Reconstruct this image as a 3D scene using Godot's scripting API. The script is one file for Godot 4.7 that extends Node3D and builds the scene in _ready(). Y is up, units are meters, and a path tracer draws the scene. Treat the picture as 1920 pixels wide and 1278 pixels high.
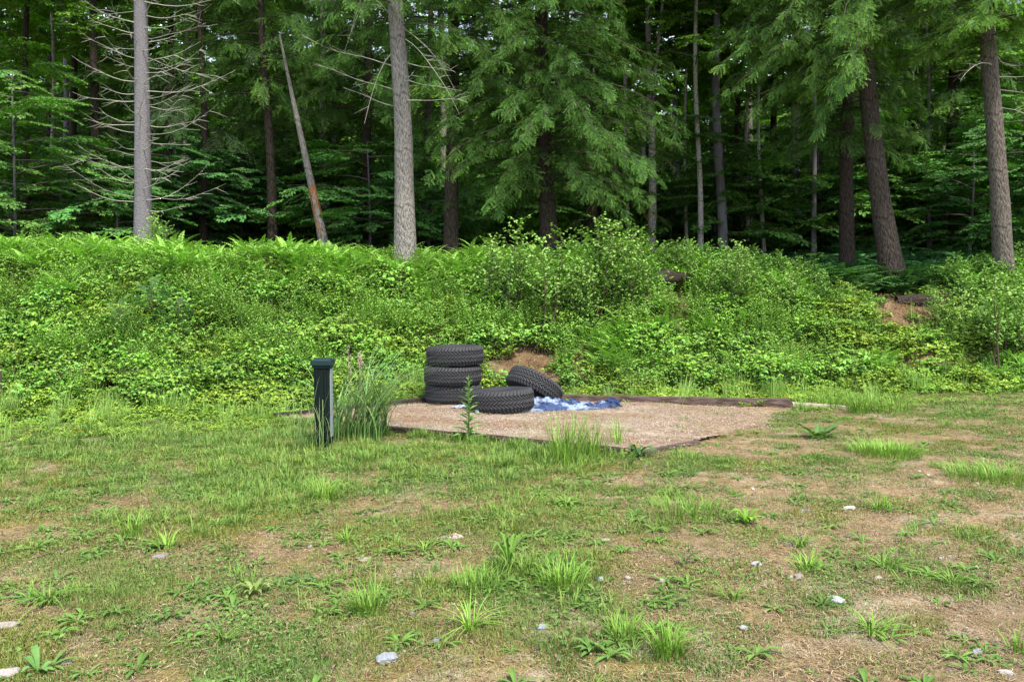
extends Node3D
# A timber-edged gravel pad with dumped tyres below a brushy bank and a dark conifer wood.

const F := 1507.0                       # focal length in pixels of the 1920 px wide photograph
const EYE := Vector3(0, 1.6, 0)
const PITCH := -3.0
const VS := 0.4                         # foliage materials carry this albedo; vertex colours are relative to it

var rng := RandomNumberGenerator.new()
var n_patch := FastNoiseLite.new()
var n_fine := FastNoiseLite.new()
var n_bump := FastNoiseLite.new()
var used := {}
var M := {}
var K := {}                             # shared plant meshes

# ------------------------------------------------------------------ helpers
class MB:
	var v := PackedVector3Array()
	var n := PackedVector3Array()
	var c := PackedColorArray()
	var t := PackedVector2Array()
	var smooth := false
	func tri(a: Vector3, b: Vector3, d: Vector3, ca: Color, cb: Color, cd: Color) -> void:
		var m := (d - a).cross(b - a).normalized()
		v.append(a); v.append(b); v.append(d)
		n.append(m); n.append(m); n.append(m)
		c.append(ca); c.append(cb); c.append(cd)
		t.append(Vector2(a.x, a.z)); t.append(Vector2(b.x, b.z)); t.append(Vector2(d.x, d.z))
	func quad(a: Vector3, b: Vector3, d: Vector3, e: Vector3, ca: Color, cb: Color) -> void:
		tri(a, b, d, ca, ca, cb)
		tri(a, d, e, ca, cb, cb)
	func vert(p: Vector3, nn: Vector3, col: Color, uv: Vector2) -> void:
		smooth = true
		v.append(p); n.append(nn); c.append(col); t.append(uv)
	# a leaf: two halves folded along the midrib
	func leaf(base: Vector3, dir: Vector3, side: Vector3, up: Vector3, l: float, w: float, c0: Color, c1: Color, fold := 0.15) -> void:
		var mid := base + dir * l * 0.45
		var a := mid + side * w * 0.5 + up * w * fold
		var b := mid - side * w * 0.5 + up * w * fold
		var tip := base + dir * l - up * l * 0.12
		tri(base, a, tip, c0, c1, c1)
		tri(base, tip, b, c0, c1, c1)
	# a fuller leaf with a rounded outline
	func leaf6(base: Vector3, dir: Vector3, side: Vector3, up: Vector3, l: float, w: float, c0: Color, c1: Color, fold := 0.12) -> void:
		var tip := base + dir * l - up * l * 0.15
		var m := base + dir * l * 0.5
		for s in [1.0, -1.0]:
			var a: Vector3 = base + dir * l * 0.22 + side * w * 0.42 * s + up * w * fold
			var b: Vector3 = base + dir * l * 0.62 + side * w * 0.46 * s + up * w * fold * 0.8
			if s > 0:
				tri(base, a, m, c0, c1, c0); tri(a, b, m, c1, c1, c0); tri(b, tip, m, c1, c1, c0)
			else:
				tri(base, m, a, c0, c0, c1); tri(a, m, b, c1, c0, c1); tri(b, m, tip, c1, c0, c1)
	# an arching blade of grass
	func blade(base: Vector3, out: Vector3, l: float, w: float, bend: float, c0: Color, c1: Color, seg := 3) -> void:
		var side := Vector3(-out.z, 0, out.x).normalized()
		var p := base
		var pw := w
		for i in seg:
			var s := float(i + 1) / seg
			var q := base + Vector3.UP * l * (s - bend * s * s * 0.55) + out * l * bend * s * s
			var qw := w * (1.0 - s * s * 0.98)
			var k0 := c0.lerp(c1, float(i) / seg)
			var k1 := c0.lerp(c1, s)
			if i == seg - 1:
				tri(p - side * pw * 0.5, q, p + side * pw * 0.5, k0, k1, k0)
			else:
				quad(p - side * pw * 0.5, q - side * qw * 0.5, q + side * qw * 0.5, p + side * pw * 0.5, k0, k1)
			p = q
			pw = qw
	func tube(path: PackedVector3Array, rad: PackedFloat32Array, sides: int, col: Color, ut := 1.0, vt := 1.0, rough := 0.0, seedv := 0) -> void:
		var rings := path.size()
		var P: Array = []
		var N: Array = []
		var run := 0.0
		var vs := PackedFloat32Array()
		var fwd := Vector3.FORWARD
		for i in rings:
			var d := (path[mini(i + 1, rings - 1)] - path[maxi(i - 1, 0)]).normalized()
			var a := d.cross(fwd)
			if a.length() < 0.1:
				a = d.cross(Vector3.RIGHT)
			a = a.normalized()
			var b := d.cross(a)
			var pr := PackedVector3Array()
			var nr := PackedVector3Array()
			for k in sides + 1:
				var ang := TAU * (k % sides) / sides
				var nn := a * cos(ang) + b * sin(ang)
				var r := rad[i]
				if rough > 0.0:
					r *= 1.0 + rough * (sin(ang * 3.0 + i * 0.7 + seedv) * 0.5 + sin(ang * 5.0 - i * 1.3 + seedv * 2.0) * 0.35 + sin(i * 2.1 + seedv) * 0.4)
				pr.append(path[i] + nn * r)
				nr.append(nn)
			if i > 0:
				run += path[i].distance_to(path[i - 1])
			vs.append(run * vt)
			P.append(pr)
			N.append(nr)
		for i in rings - 1:
			for k in sides:
				var u0 := ut * k / sides
				var u1 := ut * (k + 1) / sides
				vert(P[i][k], N[i][k], col, Vector2(u0, vs[i]))
				vert(P[i][k + 1], N[i][k + 1], col, Vector2(u1, vs[i]))
				vert(P[i + 1][k], N[i + 1][k], col, Vector2(u0, vs[i + 1]))
				vert(P[i][k + 1], N[i][k + 1], col, Vector2(u1, vs[i]))
				vert(P[i + 1][k + 1], N[i + 1][k + 1], col, Vector2(u1, vs[i + 1]))
				vert(P[i + 1][k], N[i + 1][k], col, Vector2(u0, vs[i + 1]))
	func mesh(mat: Material) -> ArrayMesh:
		if smooth:      # turn every face so that its front looks along its normals
			for i in range(0, v.size(), 3):
				if (v[i + 2] - v[i]).cross(v[i + 1] - v[i]).dot(n[i] + n[i + 1] + n[i + 2]) < 0.0:
					var p := v[i + 1]; v[i + 1] = v[i + 2]; v[i + 2] = p
					var q := n[i + 1]; n[i + 1] = n[i + 2]; n[i + 2] = q
					var k := c[i + 1]; c[i + 1] = c[i + 2]; c[i + 2] = k
					var w := t[i + 1]; t[i + 1] = t[i + 2]; t[i + 2] = w
		var arr := []
		arr.resize(Mesh.ARRAY_MAX)
		arr[Mesh.ARRAY_VERTEX] = v
		arr[Mesh.ARRAY_NORMAL] = n
		arr[Mesh.ARRAY_COLOR] = c
		arr[Mesh.ARRAY_TEX_UV] = t
		var am := ArrayMesh.new()
		am.add_surface_from_arrays(Mesh.PRIMITIVE_TRIANGLES, arr)
		am.surface_set_material(0, mat)
		return am

class Inst:
	var buf := PackedFloat32Array()
	var count := 0
	func put(b: Basis, o: Vector3, col: Color) -> void:
		buf.append_array(PackedFloat32Array([b.x.x, b.y.x, b.z.x, o.x, b.x.y, b.y.y, b.z.y, o.y, b.x.z, b.y.z, b.z.z, o.z, col.r, col.g, col.b, 1.0]))
		count += 1
	func node(m: Mesh) -> MultiMeshInstance3D:
		var mm := MultiMesh.new()
		mm.transform_format = MultiMesh.TRANSFORM_3D
		mm.use_colors = true
		mm.mesh = m
		mm.instance_count = count
		mm.buffer = buf
		var r := MultiMeshInstance3D.new()
		r.multimesh = mm
		return r

func numbered(called: String) -> String:
	var k: int = used.get(called, 0)
	used[called] = k + 1
	return called if k == 0 else "%s_%03d" % [called, k]

func tag(o: Node, label := "", category := "", group := "", kind := "") -> Node:
	if label: o.set_meta("label", label)
	if category: o.set_meta("category", category)
	if group: o.set_meta("group", group)
	if kind: o.set_meta("kind", kind)
	return o

func thing(called: String, label: String, category: String, where := Vector3.ZERO, group := "") -> Node3D:
	var o := Node3D.new()
	o.name = numbered(called)
	add_child(o)
	o.position = where
	tag(o, label, category, group)
	return o

func part(called: String, m: Mesh, parent: Node) -> MeshInstance3D:
	var o := MeshInstance3D.new()
	o.name = called
	var k := 0
	while parent.has_node(NodePath(String(o.name))):
		k += 1
		o.name = "%s_%03d" % [called, k]
	o.mesh = m
	parent.add_child(o, true)
	return o

func mass(called: String, inst: Inst, m: Mesh, parent: Node = self) -> MultiMeshInstance3D:
	if inst.count == 0:
		return null
	var o := inst.node(m)
	o.name = numbered(called) if parent == self else called
	if parent != self:
		var k := 0
		while parent.has_node(NodePath(String(o.name))):
			k += 1
			o.name = "%s_%03d" % [called, k]
	parent.add_child(o, true)
	o.set_meta("kind", "stuff")
	return o

func ray(px: float, py: float) -> Vector3:
	var th := deg_to_rad(PITCH)
	var a := (px - 960.0) / F
	var b := (639.0 - py) / F
	return Vector3(a, b * cos(th) + sin(th), b * sin(th) - cos(th))

func at(px: float, py: float, d: float) -> Vector3:
	var r := ray(px, py)
	return EYE + r * (d / -r.z)

func on_ground(px: float, py: float) -> Vector3:
	var r := ray(px, py)
	var d := 2.6
	while d < 40.0:
		var p := EYE + r * (d / -r.z)
		if p.y <= height(p.x, p.z):
			return Vector3(p.x, height(p.x, p.z), p.z)
		d += 0.03
	return EYE + r * 20.0

func rf(a: float, b: float) -> float:
	return rng.randf_range(a, b)

func lut(x: float, xs: Array, ys: Array) -> float:
	if x <= xs[0]: return ys[0]
	for i in xs.size() - 1:
		if x < xs[i + 1]:
			var t: float = (x - xs[i]) / (xs[i + 1] - xs[i])
			t = t * t * (3.0 - 2.0 * t)
			return lerpf(ys[i], ys[i + 1], t)
	return ys[-1]

func lin(r: float, g: float, b: float) -> Color:
	return Color(r, g, b).linear_to_srgb()

func col(r: float, g: float, b: float) -> Color:      # a vertex colour for the plant materials
	return Color(r / VS, g / VS, b / VS)

# ------------------------------------------------------------------ ground shape
func toe(x: float) -> float:
	return lut(x, [-12.0, -7.0, -4.0, -1.5, 1.0, 4.0, 9.0], [9.6, 10.4, 11.3, 12.5, 13.0, 13.1, 13.6])

func crest(x: float) -> float:
	return lut(x, [-12.0, -7.0, -2.0, 1.5, 4.5, 6.3, 7.6, 9.0, 11.0], [2.2, 2.15, 2.08, 2.2, 2.08, 1.75, 1.68, 1.75, 1.9])

func run(x: float) -> float:
	return lut(x, [4.0, 7.5], [4.3, 3.0])

func bank_t(x: float, z: float) -> float:
	return (-z - toe(x)) / run(x)

func height(x: float, z: float) -> float:
	var t := bank_t(x, z)
	var h := n_bump.get_noise_2d(x * 1.2, z * 1.2) * 0.03 + n_bump.get_noise_2d(x * 6.0, z * 6.0) * 0.012
	if t <= 0.0:
		return h
	var s := minf(t, 1.0)
	s = lerpf(s, s * s * (3.0 - 2.0 * s), 0.7)
	h += crest(x) * s + n_bump.get_noise_2d(x * 2.0 + 50.0, z * 2.0) * 0.22 * minf(1.0, t * 3.0)
	if t > 1.0:
		var rise := lut(x, [3.0, 7.0], [0.025, 0.13])
		var past := (t - 1.0) * run(x)
		h += minf(past, 9.0) * rise + clampf(past - 9.0, 0.0, 60.0) * 0.035
	return h

# where the open ground carries grass: places read off the ground
var grass_spots: Array = []
func grassy(x: float, z: float) -> float:
	var g := 0.10
	for b in grass_spots:
		var dx: float = (x - b[0]) / b[2]
		var dz: float = (z - b[1]) / b[3]
		var q := dx * dx + dz * dz
		if q < 4.0:
			g += b[4] * exp(-q * 1.3)
	return g

func spot(px: float, py: float, rx: float, ry: float, w: float) -> void:
	var c := on_ground(px, py)
	var e := on_ground(px + rx, py)
	var f := on_ground(px, py + ry)
	grass_spots.append([c.x, c.z, absf(e.x - c.x) + 0.05, absf(f.z - c.z) + 0.05, w])

# ------------------------------------------------------------------ materials
func plant_mat(rough: float, back: float, spec := 0.35) -> StandardMaterial3D:
	var m := StandardMaterial3D.new()
	m.albedo_color = lin(VS, VS, VS)
	m.vertex_color_use_as_albedo = true
	m.roughness = rough
	m.metallic_specular = spec
	m.cull_mode = BaseMaterial3D.CULL_DISABLED
	if back > 0.0:
		m.backlight_enabled = true
		m.backlight = Color(back * 0.85, back, back * 0.35)
	return m

func noise(freq: float, s: int, oct := 4, type := FastNoiseLite.TYPE_SIMPLEX_SMOOTH) -> FastNoiseLite:
	var n := FastNoiseLite.new()
	n.noise_type = type
	n.frequency = freq
	n.seed = s
	n.fractal_octaves = oct
	return n

func seamless(n: FastNoiseLite, size: int) -> PackedByteArray:
	var im := n.get_seamless_image(size, size)
	im.convert(Image.FORMAT_L8)
	return im.get_data()

func ramp_image(size: int, layers: Array, g: Gradient) -> Image:
	# layers: [bytes, weight]; their weighted sum runs through the gradient
	var lutc := PackedColorArray()
	for i in 256:
		lutc.append(g.sample(i / 255.0))
	var out := PackedByteArray()
	out.resize(size * size * 3)
	for i in size * size:
		var s := 0.0
		for l in layers:
			s += l[0][i] * l[1]
		var k := lutc[clampi(int(s), 0, 255)]
		out[i * 3] = int(k.r * 255.0)
		out[i * 3 + 1] = int(k.g * 255.0)
		out[i * 3 + 2] = int(k.b * 255.0)
	return Image.create_from_data(size, size, false, Image.FORMAT_RGB8, out)

func gradient(stops: Array) -> Gradient:
	var g := Gradient.new()
	var o := PackedFloat32Array()
	var c := PackedColorArray()
	for s in stops:
		o.append(s[0])
		c.append(s[1])
	g.offsets = o
	g.colors = c
	return g

func bark(stops: Array, a: PackedByteArray, b: PackedByteArray, uvs: Vector3, relief: float) -> StandardMaterial3D:
	var m := StandardMaterial3D.new()
	m.albedo_texture = ImageTexture.create_from_image(ramp_image(256, [[a, 0.6], [b, 0.4]], gradient(stops)))
	m.roughness = 0.92
	m.metallic_specular = 0.2
	m.uv1_scale = uvs
	m.heightmap_enabled = true
	m.heightmap_texture = ImageTexture.create_from_image(ramp_image(256, [[a, 0.6], [b, 0.4]], gradient([[0.0, Color.BLACK], [1.0, Color.WHITE]])))
	m.heightmap_scale = relief
	return m

func make_materials() -> void:
	M.leaf = plant_mat(0.6, 0.75, 0.28)
	M.needle = plant_mat(0.7, 0.45, 0.15)
	M.grass = plant_mat(0.55, 0.6, 0.3)
	M.litter = plant_mat(0.85, 0.0, 0.2)
	M.twig = plant_mat(0.9, 0.0, 0.2)
	var a := seamless(noise(0.03, 11, 5), 256)
	var b := seamless(noise(0.07, 12, 3, FastNoiseLite.TYPE_CELLULAR), 256)
	M.bark_grey = bark([[0.1, lin(0.055, 0.048, 0.048)], [0.38, lin(0.13, 0.118, 0.12)], [0.65, lin(0.165, 0.152, 0.155)], [1.0, lin(0.22, 0.205, 0.205)]], a, b, Vector3(2, 2.6, 1), 2.0)
	M.bark_big = bark([[0.2, lin(0.035, 0.028, 0.022)], [0.45, lin(0.1, 0.084, 0.068)], [0.75, lin(0.17, 0.148, 0.122)], [1.0, lin(0.23, 0.205, 0.175)]], a, b, Vector3(2, 0.9, 1), 4.0)
	M.bark_red = bark([[0.2, lin(0.018, 0.014, 0.011)], [0.5, lin(0.055, 0.043, 0.034)], [0.8, lin(0.092, 0.074, 0.06)], [1.0, lin(0.14, 0.118, 0.1)]], a, b, Vector3(2, 0.8, 1), 4.0)
	M.bark_light = bark([[0.15, lin(0.045, 0.036, 0.03)], [0.4, lin(0.16, 0.143, 0.125)], [0.7, lin(0.24, 0.22, 0.195)], [1.0, lin(0.31, 0.29, 0.265)]], a, b, Vector3(2, 0.9, 1), 4.0)
	M.bark_dark = bark([[0.2, lin(0.014, 0.011, 0.008)], [0.5, lin(0.045, 0.034, 0.026)], [0.8, lin(0.078, 0.062, 0.05)], [1.0, lin(0.12, 0.1, 0.08)]], a, b, Vector3(2, 0.8, 1), 4.0)
	M.bark_pale = bark([[0.15, lin(0.05, 0.045, 0.035)], [0.4, lin(0.2, 0.185, 0.15)], [0.7, lin(0.32, 0.3, 0.255)], [1.0, lin(0.42, 0.4, 0.35)]], a, b, Vector3(1, 1.2, 1), 1.5)
	M.bark_snag = bark([[0.2, lin(0.05, 0.025, 0.014)], [0.45, lin(0.21, 0.1, 0.045)], [0.75, lin(0.32, 0.18, 0.1)], [1.0, lin(0.38, 0.27, 0.18)]], a, b, Vector3(2, 0.4, 1), 2.5)
	M.dead = StandardMaterial3D.new()
	M.dead.albedo_color = lin(0.27, 0.255, 0.2)
	M.dead.roughness = 0.95
	# open ground: vertex colours for the large patches, two textures for grain
	var g1 := seamless(noise(0.012, 21, 6), 1024)
	var g2 := seamless(noise(0.16, 22, 3), 1024)
	var gr := StandardMaterial3D.new()
	gr.albedo_color = Color.WHITE
	gr.vertex_color_use_as_albedo = true
	gr.albedo_texture = ImageTexture.create_from_image(ramp_image(1024, [[g1, 0.45], [g2, 0.55]], gradient([[0.15, lin(0.28, 0.24, 0.2)], [0.4, lin(0.6, 0.58, 0.52)], [0.6, lin(0.8, 0.78, 0.72)], [0.85, lin(1.0, 0.98, 0.95)]])))
	gr.uv1_scale = Vector3(0.45, 0.45, 1)
	gr.roughness = 0.95
	gr.metallic_specular = 0.15
	gr.heightmap_enabled = true
	gr.heightmap_texture = ImageTexture.create_from_image(ramp_image(1024, [[g1, 0.3], [g2, 0.7]], gradient([[0.0, Color.BLACK], [1.0, Color.WHITE]])))
	gr.heightmap_scale = 2.0
	gr.detail_enabled = true
	gr.detail_blend_mode = BaseMaterial3D.BLEND_MODE_MUL
	gr.detail_uv_layer = BaseMaterial3D.DETAIL_UV_2
	gr.uv2_scale = Vector3(0.17, 0.17, 1)
	var d1 := seamless(noise(0.02, 31, 6), 512)
	var d2 := seamless(noise(0.2, 32, 2), 512)
	gr.detail_albedo = ImageTexture.create_from_image(ramp_image(512, [[d1, 0.7], [d2, 0.3]], gradient([[0.2, lin(0.6, 0.64, 0.5)], [0.5, lin(0.95, 0.93, 0.86)], [0.75, lin(1, 1, 1)]])))
	M.ground = gr
	var wood_a := seamless(noise(0.02, 41, 5), 256)
	var wood_b := seamless(noise(0.09, 42, 3), 256)
	M.timber = bark([[0.15, lin(0.025, 0.017, 0.014)], [0.45, lin(0.07, 0.047, 0.038)], [0.75, lin(0.12, 0.088, 0.074)], [1.0, lin(0.2, 0.165, 0.14)]], wood_a, wood_b, Vector3(0.7, 9, 1), 0.6)
	M.timber_dark = bark([[0.15, lin(0.012, 0.009, 0.008)], [0.5, lin(0.032, 0.024, 0.02)], [0.8, lin(0.06, 0.047, 0.04)], [1.0, lin(0.1, 0.085, 0.07)]], wood_a, wood_b, Vector3(0.7, 9, 1), 0.6)
	M.board = bark([[0.15, lin(0.12, 0.1, 0.07)], [0.45, lin(0.27, 0.22, 0.16)], [0.75, lin(0.36, 0.31, 0.24)], [1.0, lin(0.45, 0.4, 0.33)]], wood_a, wood_b, Vector3(0.8, 8, 1), 0.4)
	var rub := StandardMaterial3D.new()
	rub.albedo_color = lin(0.024, 0.024, 0.026)
	rub.roughness = 0.7
	rub.metallic_specular = 0.25
	M.rubber = rub
	var dusty := StandardMaterial3D.new()
	dusty.albedo_texture = ImageTexture.create_from_image(ramp_image(256, [[a, 0.5], [wood_b, 0.5]], gradient([[0.25, lin(0.022, 0.022, 0.024)], [0.55, lin(0.042, 0.041, 0.042)], [0.9, lin(0.085, 0.078, 0.07)]])))
	dusty.uv1_triplanar = true
	dusty.uv1_scale = Vector3(3, 3, 3)
	dusty.roughness = 0.75
	dusty.metallic_specular = 0.25
	M.tread = dusty
	var st := StandardMaterial3D.new()
	st.vertex_color_use_as_albedo = true
	st.albedo_texture = ImageTexture.create_from_image(ramp_image(256, [[a, 0.5], [wood_b, 0.5]], gradient([[0.2, lin(0.55, 0.53, 0.5)], [0.6, lin(0.9, 0.9, 0.9)], [0.9, lin(1, 1, 1)]])))
	st.uv1_triplanar = true
	st.uv1_scale = Vector3(5, 5, 5)
	st.roughness = 0.85
	M.stone = st

# ------------------------------------------------------------------ plant meshes
func make_bough(l: float, nn: int, tw: float, ll: float, lw: float, droop: float, cin: Color, ctip: Color) -> ArrayMesh:
	var mb := MB.new()
	var wood := col(0.06, 0.045, 0.03)
	var prev := Vector3.ZERO
	for i in nn:
		var s := (i + 0.5) / nn
		var p := Vector3(sin(s * 3.0) * 0.03, -droop * s * s * l, s * l)
		mb.quad(prev + Vector3(-0.006, 0, 0), p + Vector3(-0.004, 0, 0), p + Vector3(0.004, 0, 0), prev + Vector3(0.006, 0, 0), wood, wood)
		prev = p
		for sd in [-1.0, 1.0]:
			if rf(0, 1) < 0.14:
				continue
			var tl: float = tw * rf(0.6, 1.1) * (0.25 + 0.95 * pow(sin(PI * (0.12 + 0.8 * s)), 0.8)) * (1.05 - 0.55 * s) * rf(0.75, 1.15)
			var ang := rf(0.5, 1.2) - 0.3 * s
			var d := Vector3(sd * sin(ang), rf(-0.25, 0.3), cos(ang)).normalized()
			var steps := int(tl / (ll * 0.62))
			var dr := rf(0.3, 0.7)
			for k in steps:
				var u := (k + 0.5) / steps
				var q := p + d * u * tl + Vector3(0, -dr * u * u * tl, 0)
				var dd := (d + Vector3(0, -2.0 * dr * u, 0)).normalized()
				var perp := dd.cross(Vector3.UP).normalized()
				var cc := cin.lerp(ctip, clampf(u * u * u * 1.2 + (0.2 if s > 0.85 else 0.0) + rf(-0.1, 0.1), 0, 1))
				for e in [-1.0, 1.0]:
					var ld: Vector3 = (dd * rf(0.5, 0.8) + perp * e + Vector3(0, rf(-0.25, 0.2), 0)).normalized()
					var up := Vector3(rf(-0.3, 0.3), 1, rf(-0.3, 0.3)).normalized()
					mb.leaf(q, ld, ld.cross(up).normalized(), up, ll * rf(0.8, 1.2) * (1.15 - 0.5 * u), lw, cc, cc, 0.05)
	return mb.mesh(M.needle)

func make_spray(l: float, nodes: int, leaf_l: float, leaf_w: float, c0: Color, c1: Color, flat := 0.35) -> ArrayMesh:
	var mb := MB.new()
	var wood := col(0.07, 0.055, 0.035)
	for i in nodes:
		var s := (i + 0.6) / nodes
		var p := Vector3(0, -0.12 * s * s * l, s * l)
		for sd in [-1.0, 1.0]:
			var tl: float = l * 0.5 * (1.1 - s * 0.8) * rf(0.6, 1.1)
			var ang := rf(0.7, 1.1)
			var d := Vector3(sd * sin(ang), rf(-0.15, 0.1), cos(ang)).normalized()
			mb.quad(p, p + d * tl, p + d * tl + Vector3(0, 0.004, 0), p + Vector3(0, 0.006, 0), wood, wood)
			var ln := maxi(1, int(tl / (leaf_l * 0.55)))
			for k in ln:
				var q := p + d * tl * (k + 0.8) / ln + Vector3(0, rf(-0.02, 0.0), 0)
				for e in [-1.0, 1.0]:
					var a2: float = atan2(d.x, d.z) + e * rf(0.4, 1.1)
					var ld := Vector3(sin(a2), rf(-0.5, 0.05), cos(a2)).normalized()
					var up := Vector3(rf(-flat, flat), 1, rf(-flat, flat)).normalized()
					var cc := c0.lerp(c1, rf(0, 1))
					mb.leaf6(q, ld, ld.cross(up).normalized(), up, leaf_l * rf(0.7, 1.2), leaf_w * rf(0.8, 1.15), cc * 0.92, cc)
	return mb.mesh(M.leaf)

func make_fern(fronds: int, l: float, w: float, pairs: int, c0: Color, c1: Color, upright: float) -> ArrayMesh:
	var mb := MB.new()
	for f in fronds:
		var az := TAU * f / fronds + rf(-0.4, 0.4)
		var out := Vector3(cos(az), 0, sin(az))
		var side := Vector3(-out.z, 0, out.x)
		var fl := l * rf(0.7, 1.15)
		var up0 := upright * rf(0.7, 1.2)
		var prev := Vector3.ZERO
		for i in pairs:
			var s := (i + 1.0) / pairs
			var p := out * fl * (0.25 * s + 0.55 * s * s) + Vector3.UP * fl * (up0 * s * 1.15 - (0.35 + 0.3 * up0) * s * s)
			var d := (p - prev).normalized()
			var nrm := side.cross(d).normalized()
			if nrm.y < 0: nrm = -nrm
			mb.quad(prev - side * 0.003, p - side * 0.003, p + side * 0.003, prev + side * 0.003, c0, c0)
			if s > 0.18:
				var pl := w * (1.0 - pow(s, 1.8)) * minf(1.0, (s - 0.1) * 4.0) + 0.012
				for e in [-1.0, 1.0]:
					var ld: Vector3 = (side * e + d * 0.45 - nrm * rf(0.05, 0.3)).normalized()
					var cc := c0.lerp(c1, clampf(s * 0.7 + rf(-0.2, 0.3), 0, 1))
					mb.leaf(p, ld, d, nrm, pl * rf(0.85, 1.1), fl / pairs * 1.15, cc, cc, 0.1)
			prev = p
	return mb.mesh(M.leaf)

func make_bramble(stems: int, h: float, spread: float, leaf_l: float, c0: Color, c1: Color, per := 6) -> ArrayMesh:
	var mb := MB.new()
	var wood := col(0.08, 0.06, 0.03)
	for s in stems:
		var az := rf(0, TAU)
		var out := Vector3(cos(az), 0, sin(az))
		var reach := spread * rf(0.3, 1.0)
		var hh := h * rf(0.6, 1.1)
		var base := Vector3(rf(-0.5, 0.5), 0, rf(-0.5, 0.5)) * spread
		var prev := base
		for i in per:
			var u := (i + 1.0) / per
			var p := base + out * reach * u * u + Vector3.UP * hh * (1.5 * u - 0.6 * u * u)
			mb.quad(prev, p, p + Vector3(0.005, 0, 0), prev + Vector3(0.006, 0, 0), wood, wood)
			prev = p
			if u < 0.3:
				continue
			var a0 := az + rf(-2.2, 2.2)
			var stalk := p + Vector3(cos(a0), rf(0.0, 0.6), sin(a0)) * leaf_l * 0.7
			for k in [-1.0, 0.0, 1.0]:
				var a: float = a0 + k * 1.15
				var ld := Vector3(cos(a), rf(-0.55, 0.15), sin(a)).normalized()
				var up := Vector3(rf(-0.5, 0.5), 1, rf(-0.5, 0.5) + 0.15).normalized()
				var cc := c0.lerp(c1, clampf(rf(-0.3, 0.7) + u * 0.5, 0, 1))
				mb.leaf6(stalk, ld, ld.cross(up).normalized(), up, leaf_l * rf(0.8, 1.2), leaf_l * 0.68, cc * 0.9, cc)
	return mb.mesh(M.leaf)

func make_stalks(n: int, h: float, leaf_l: float, c0: Color, c1: Color) -> ArrayMesh:
	var mb := MB.new()
	for s in n:
		var az := rf(0, TAU)
		var b := Vector3(cos(az), 0, sin(az)) * rf(0.0, 0.16)
		var top := b + Vector3(cos(az) * rf(0, 0.14), h * rf(0.6, 1.15), sin(az) * rf(0, 0.14))
		mb.quad(b, top, top + Vector3(0.002, 0, 0), b + Vector3(0.007, 0, 0), c0, c0)
		for k in 15:
			var u := 0.2 + 0.8 * k / 15.0
			var a := k * 2.4 + s
			var ld := Vector3(cos(a), lerpf(0.0, 0.8, u) + rf(-0.3, 0.2), sin(a)).normalized()
			var up := (Vector3.UP - ld * ld.y).normalized()
			var l := leaf_l * rf(0.75, 1.2) * (1.2 - 0.6 * u)
			var cc := c0.lerp(c1, clampf(u * 0.8 + rf(-0.2, 0.3), 0, 1))
			mb.leaf(b.lerp(top, u), ld, ld.cross(up), up, l, l * 0.34, cc, cc, 0.12)
	return mb.mesh(M.leaf)

func make_sapling(h: float, twigs: int, leaf_l: float, c0: Color, c1: Color, along_twig := 0.62) -> ArrayMesh:
	var mb := MB.new()
	var wood := col(0.09, 0.06, 0.045)
	var path := PackedVector3Array()
	var rad := PackedFloat32Array()
	for i in 7:
		var u := i / 6.0
		path.append(Vector3(sin(u * 2.0) * 0.06 * h, u * h, sin(u * 3.0 + 1.0) * 0.04 * h))
		rad.append(0.012 * h * (1.0 - u * 0.85))
	mb.tube(path, rad, 5, wood)
	for k in twigs:
		var u := 0.22 + 0.78 * (k + rf(0, 0.8)) / twigs
		u = minf(u, 0.99)
		var f := u * 6.0
		var i0 := mini(int(f), 5)
		var p := path[i0].lerp(path[i0 + 1], f - i0)
		var az := k * 2.4 + rf(-0.4, 0.4)
		var tl := h * 0.42 * (1.1 - u) + 0.07
		var d := Vector3(cos(az), rf(0.35, 0.9), sin(az)).normalized()
		mb.quad(p, p + d * tl, p + d * tl + Vector3(0.003, 0, 0), p + Vector3(0.008, 0, 0), wood, wood)
		var ln := maxi(2, int(tl / (leaf_l * along_twig)))
		for j in ln:
			var q := p + d * tl * (j + 0.6) / ln
			for e in 2:
				var a := rf(0, TAU)
				var ld := Vector3(cos(a), rf(-0.8, 0.5), sin(a)).normalized()
				var up := Vector3(rf(-0.8, 0.8), 1, rf(-0.8, 0.8)).normalized()
				var cc := c0.lerp(c1, clampf(u * 0.6 + rf(-0.2, 0.5), 0, 1))
				mb.leaf6(q, ld, ld.cross(up).normalized(), up, leaf_l * rf(0.7, 1.2), leaf_l * 0.7, cc * 0.9, cc)
	return mb.mesh(M.leaf)

func make_tuft(n: int, l: float, w: float, spread: float, bend: float, c0: Color, c1: Color, seg := 3) -> ArrayMesh:
	var mb := MB.new()
	for i in n:
		var az := rf(0, TAU)
		var out := Vector3(cos(az), 0, sin(az))
		var base := out * spread * sqrt(rf(0, 1)) * 0.9
		var az2 := az + rf(-0.9, 0.9)
		var cc := c0.lerp(c1, rf(0, 1))
		mb.blade(base, Vector3(cos(az2), 0, sin(az2)), l * rf(0.5, 1.1), w * rf(0.7, 1.2), bend * rf(0.3, 1.4), cc * 0.85, cc, seg)
	return mb.mesh(M.grass)

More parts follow.
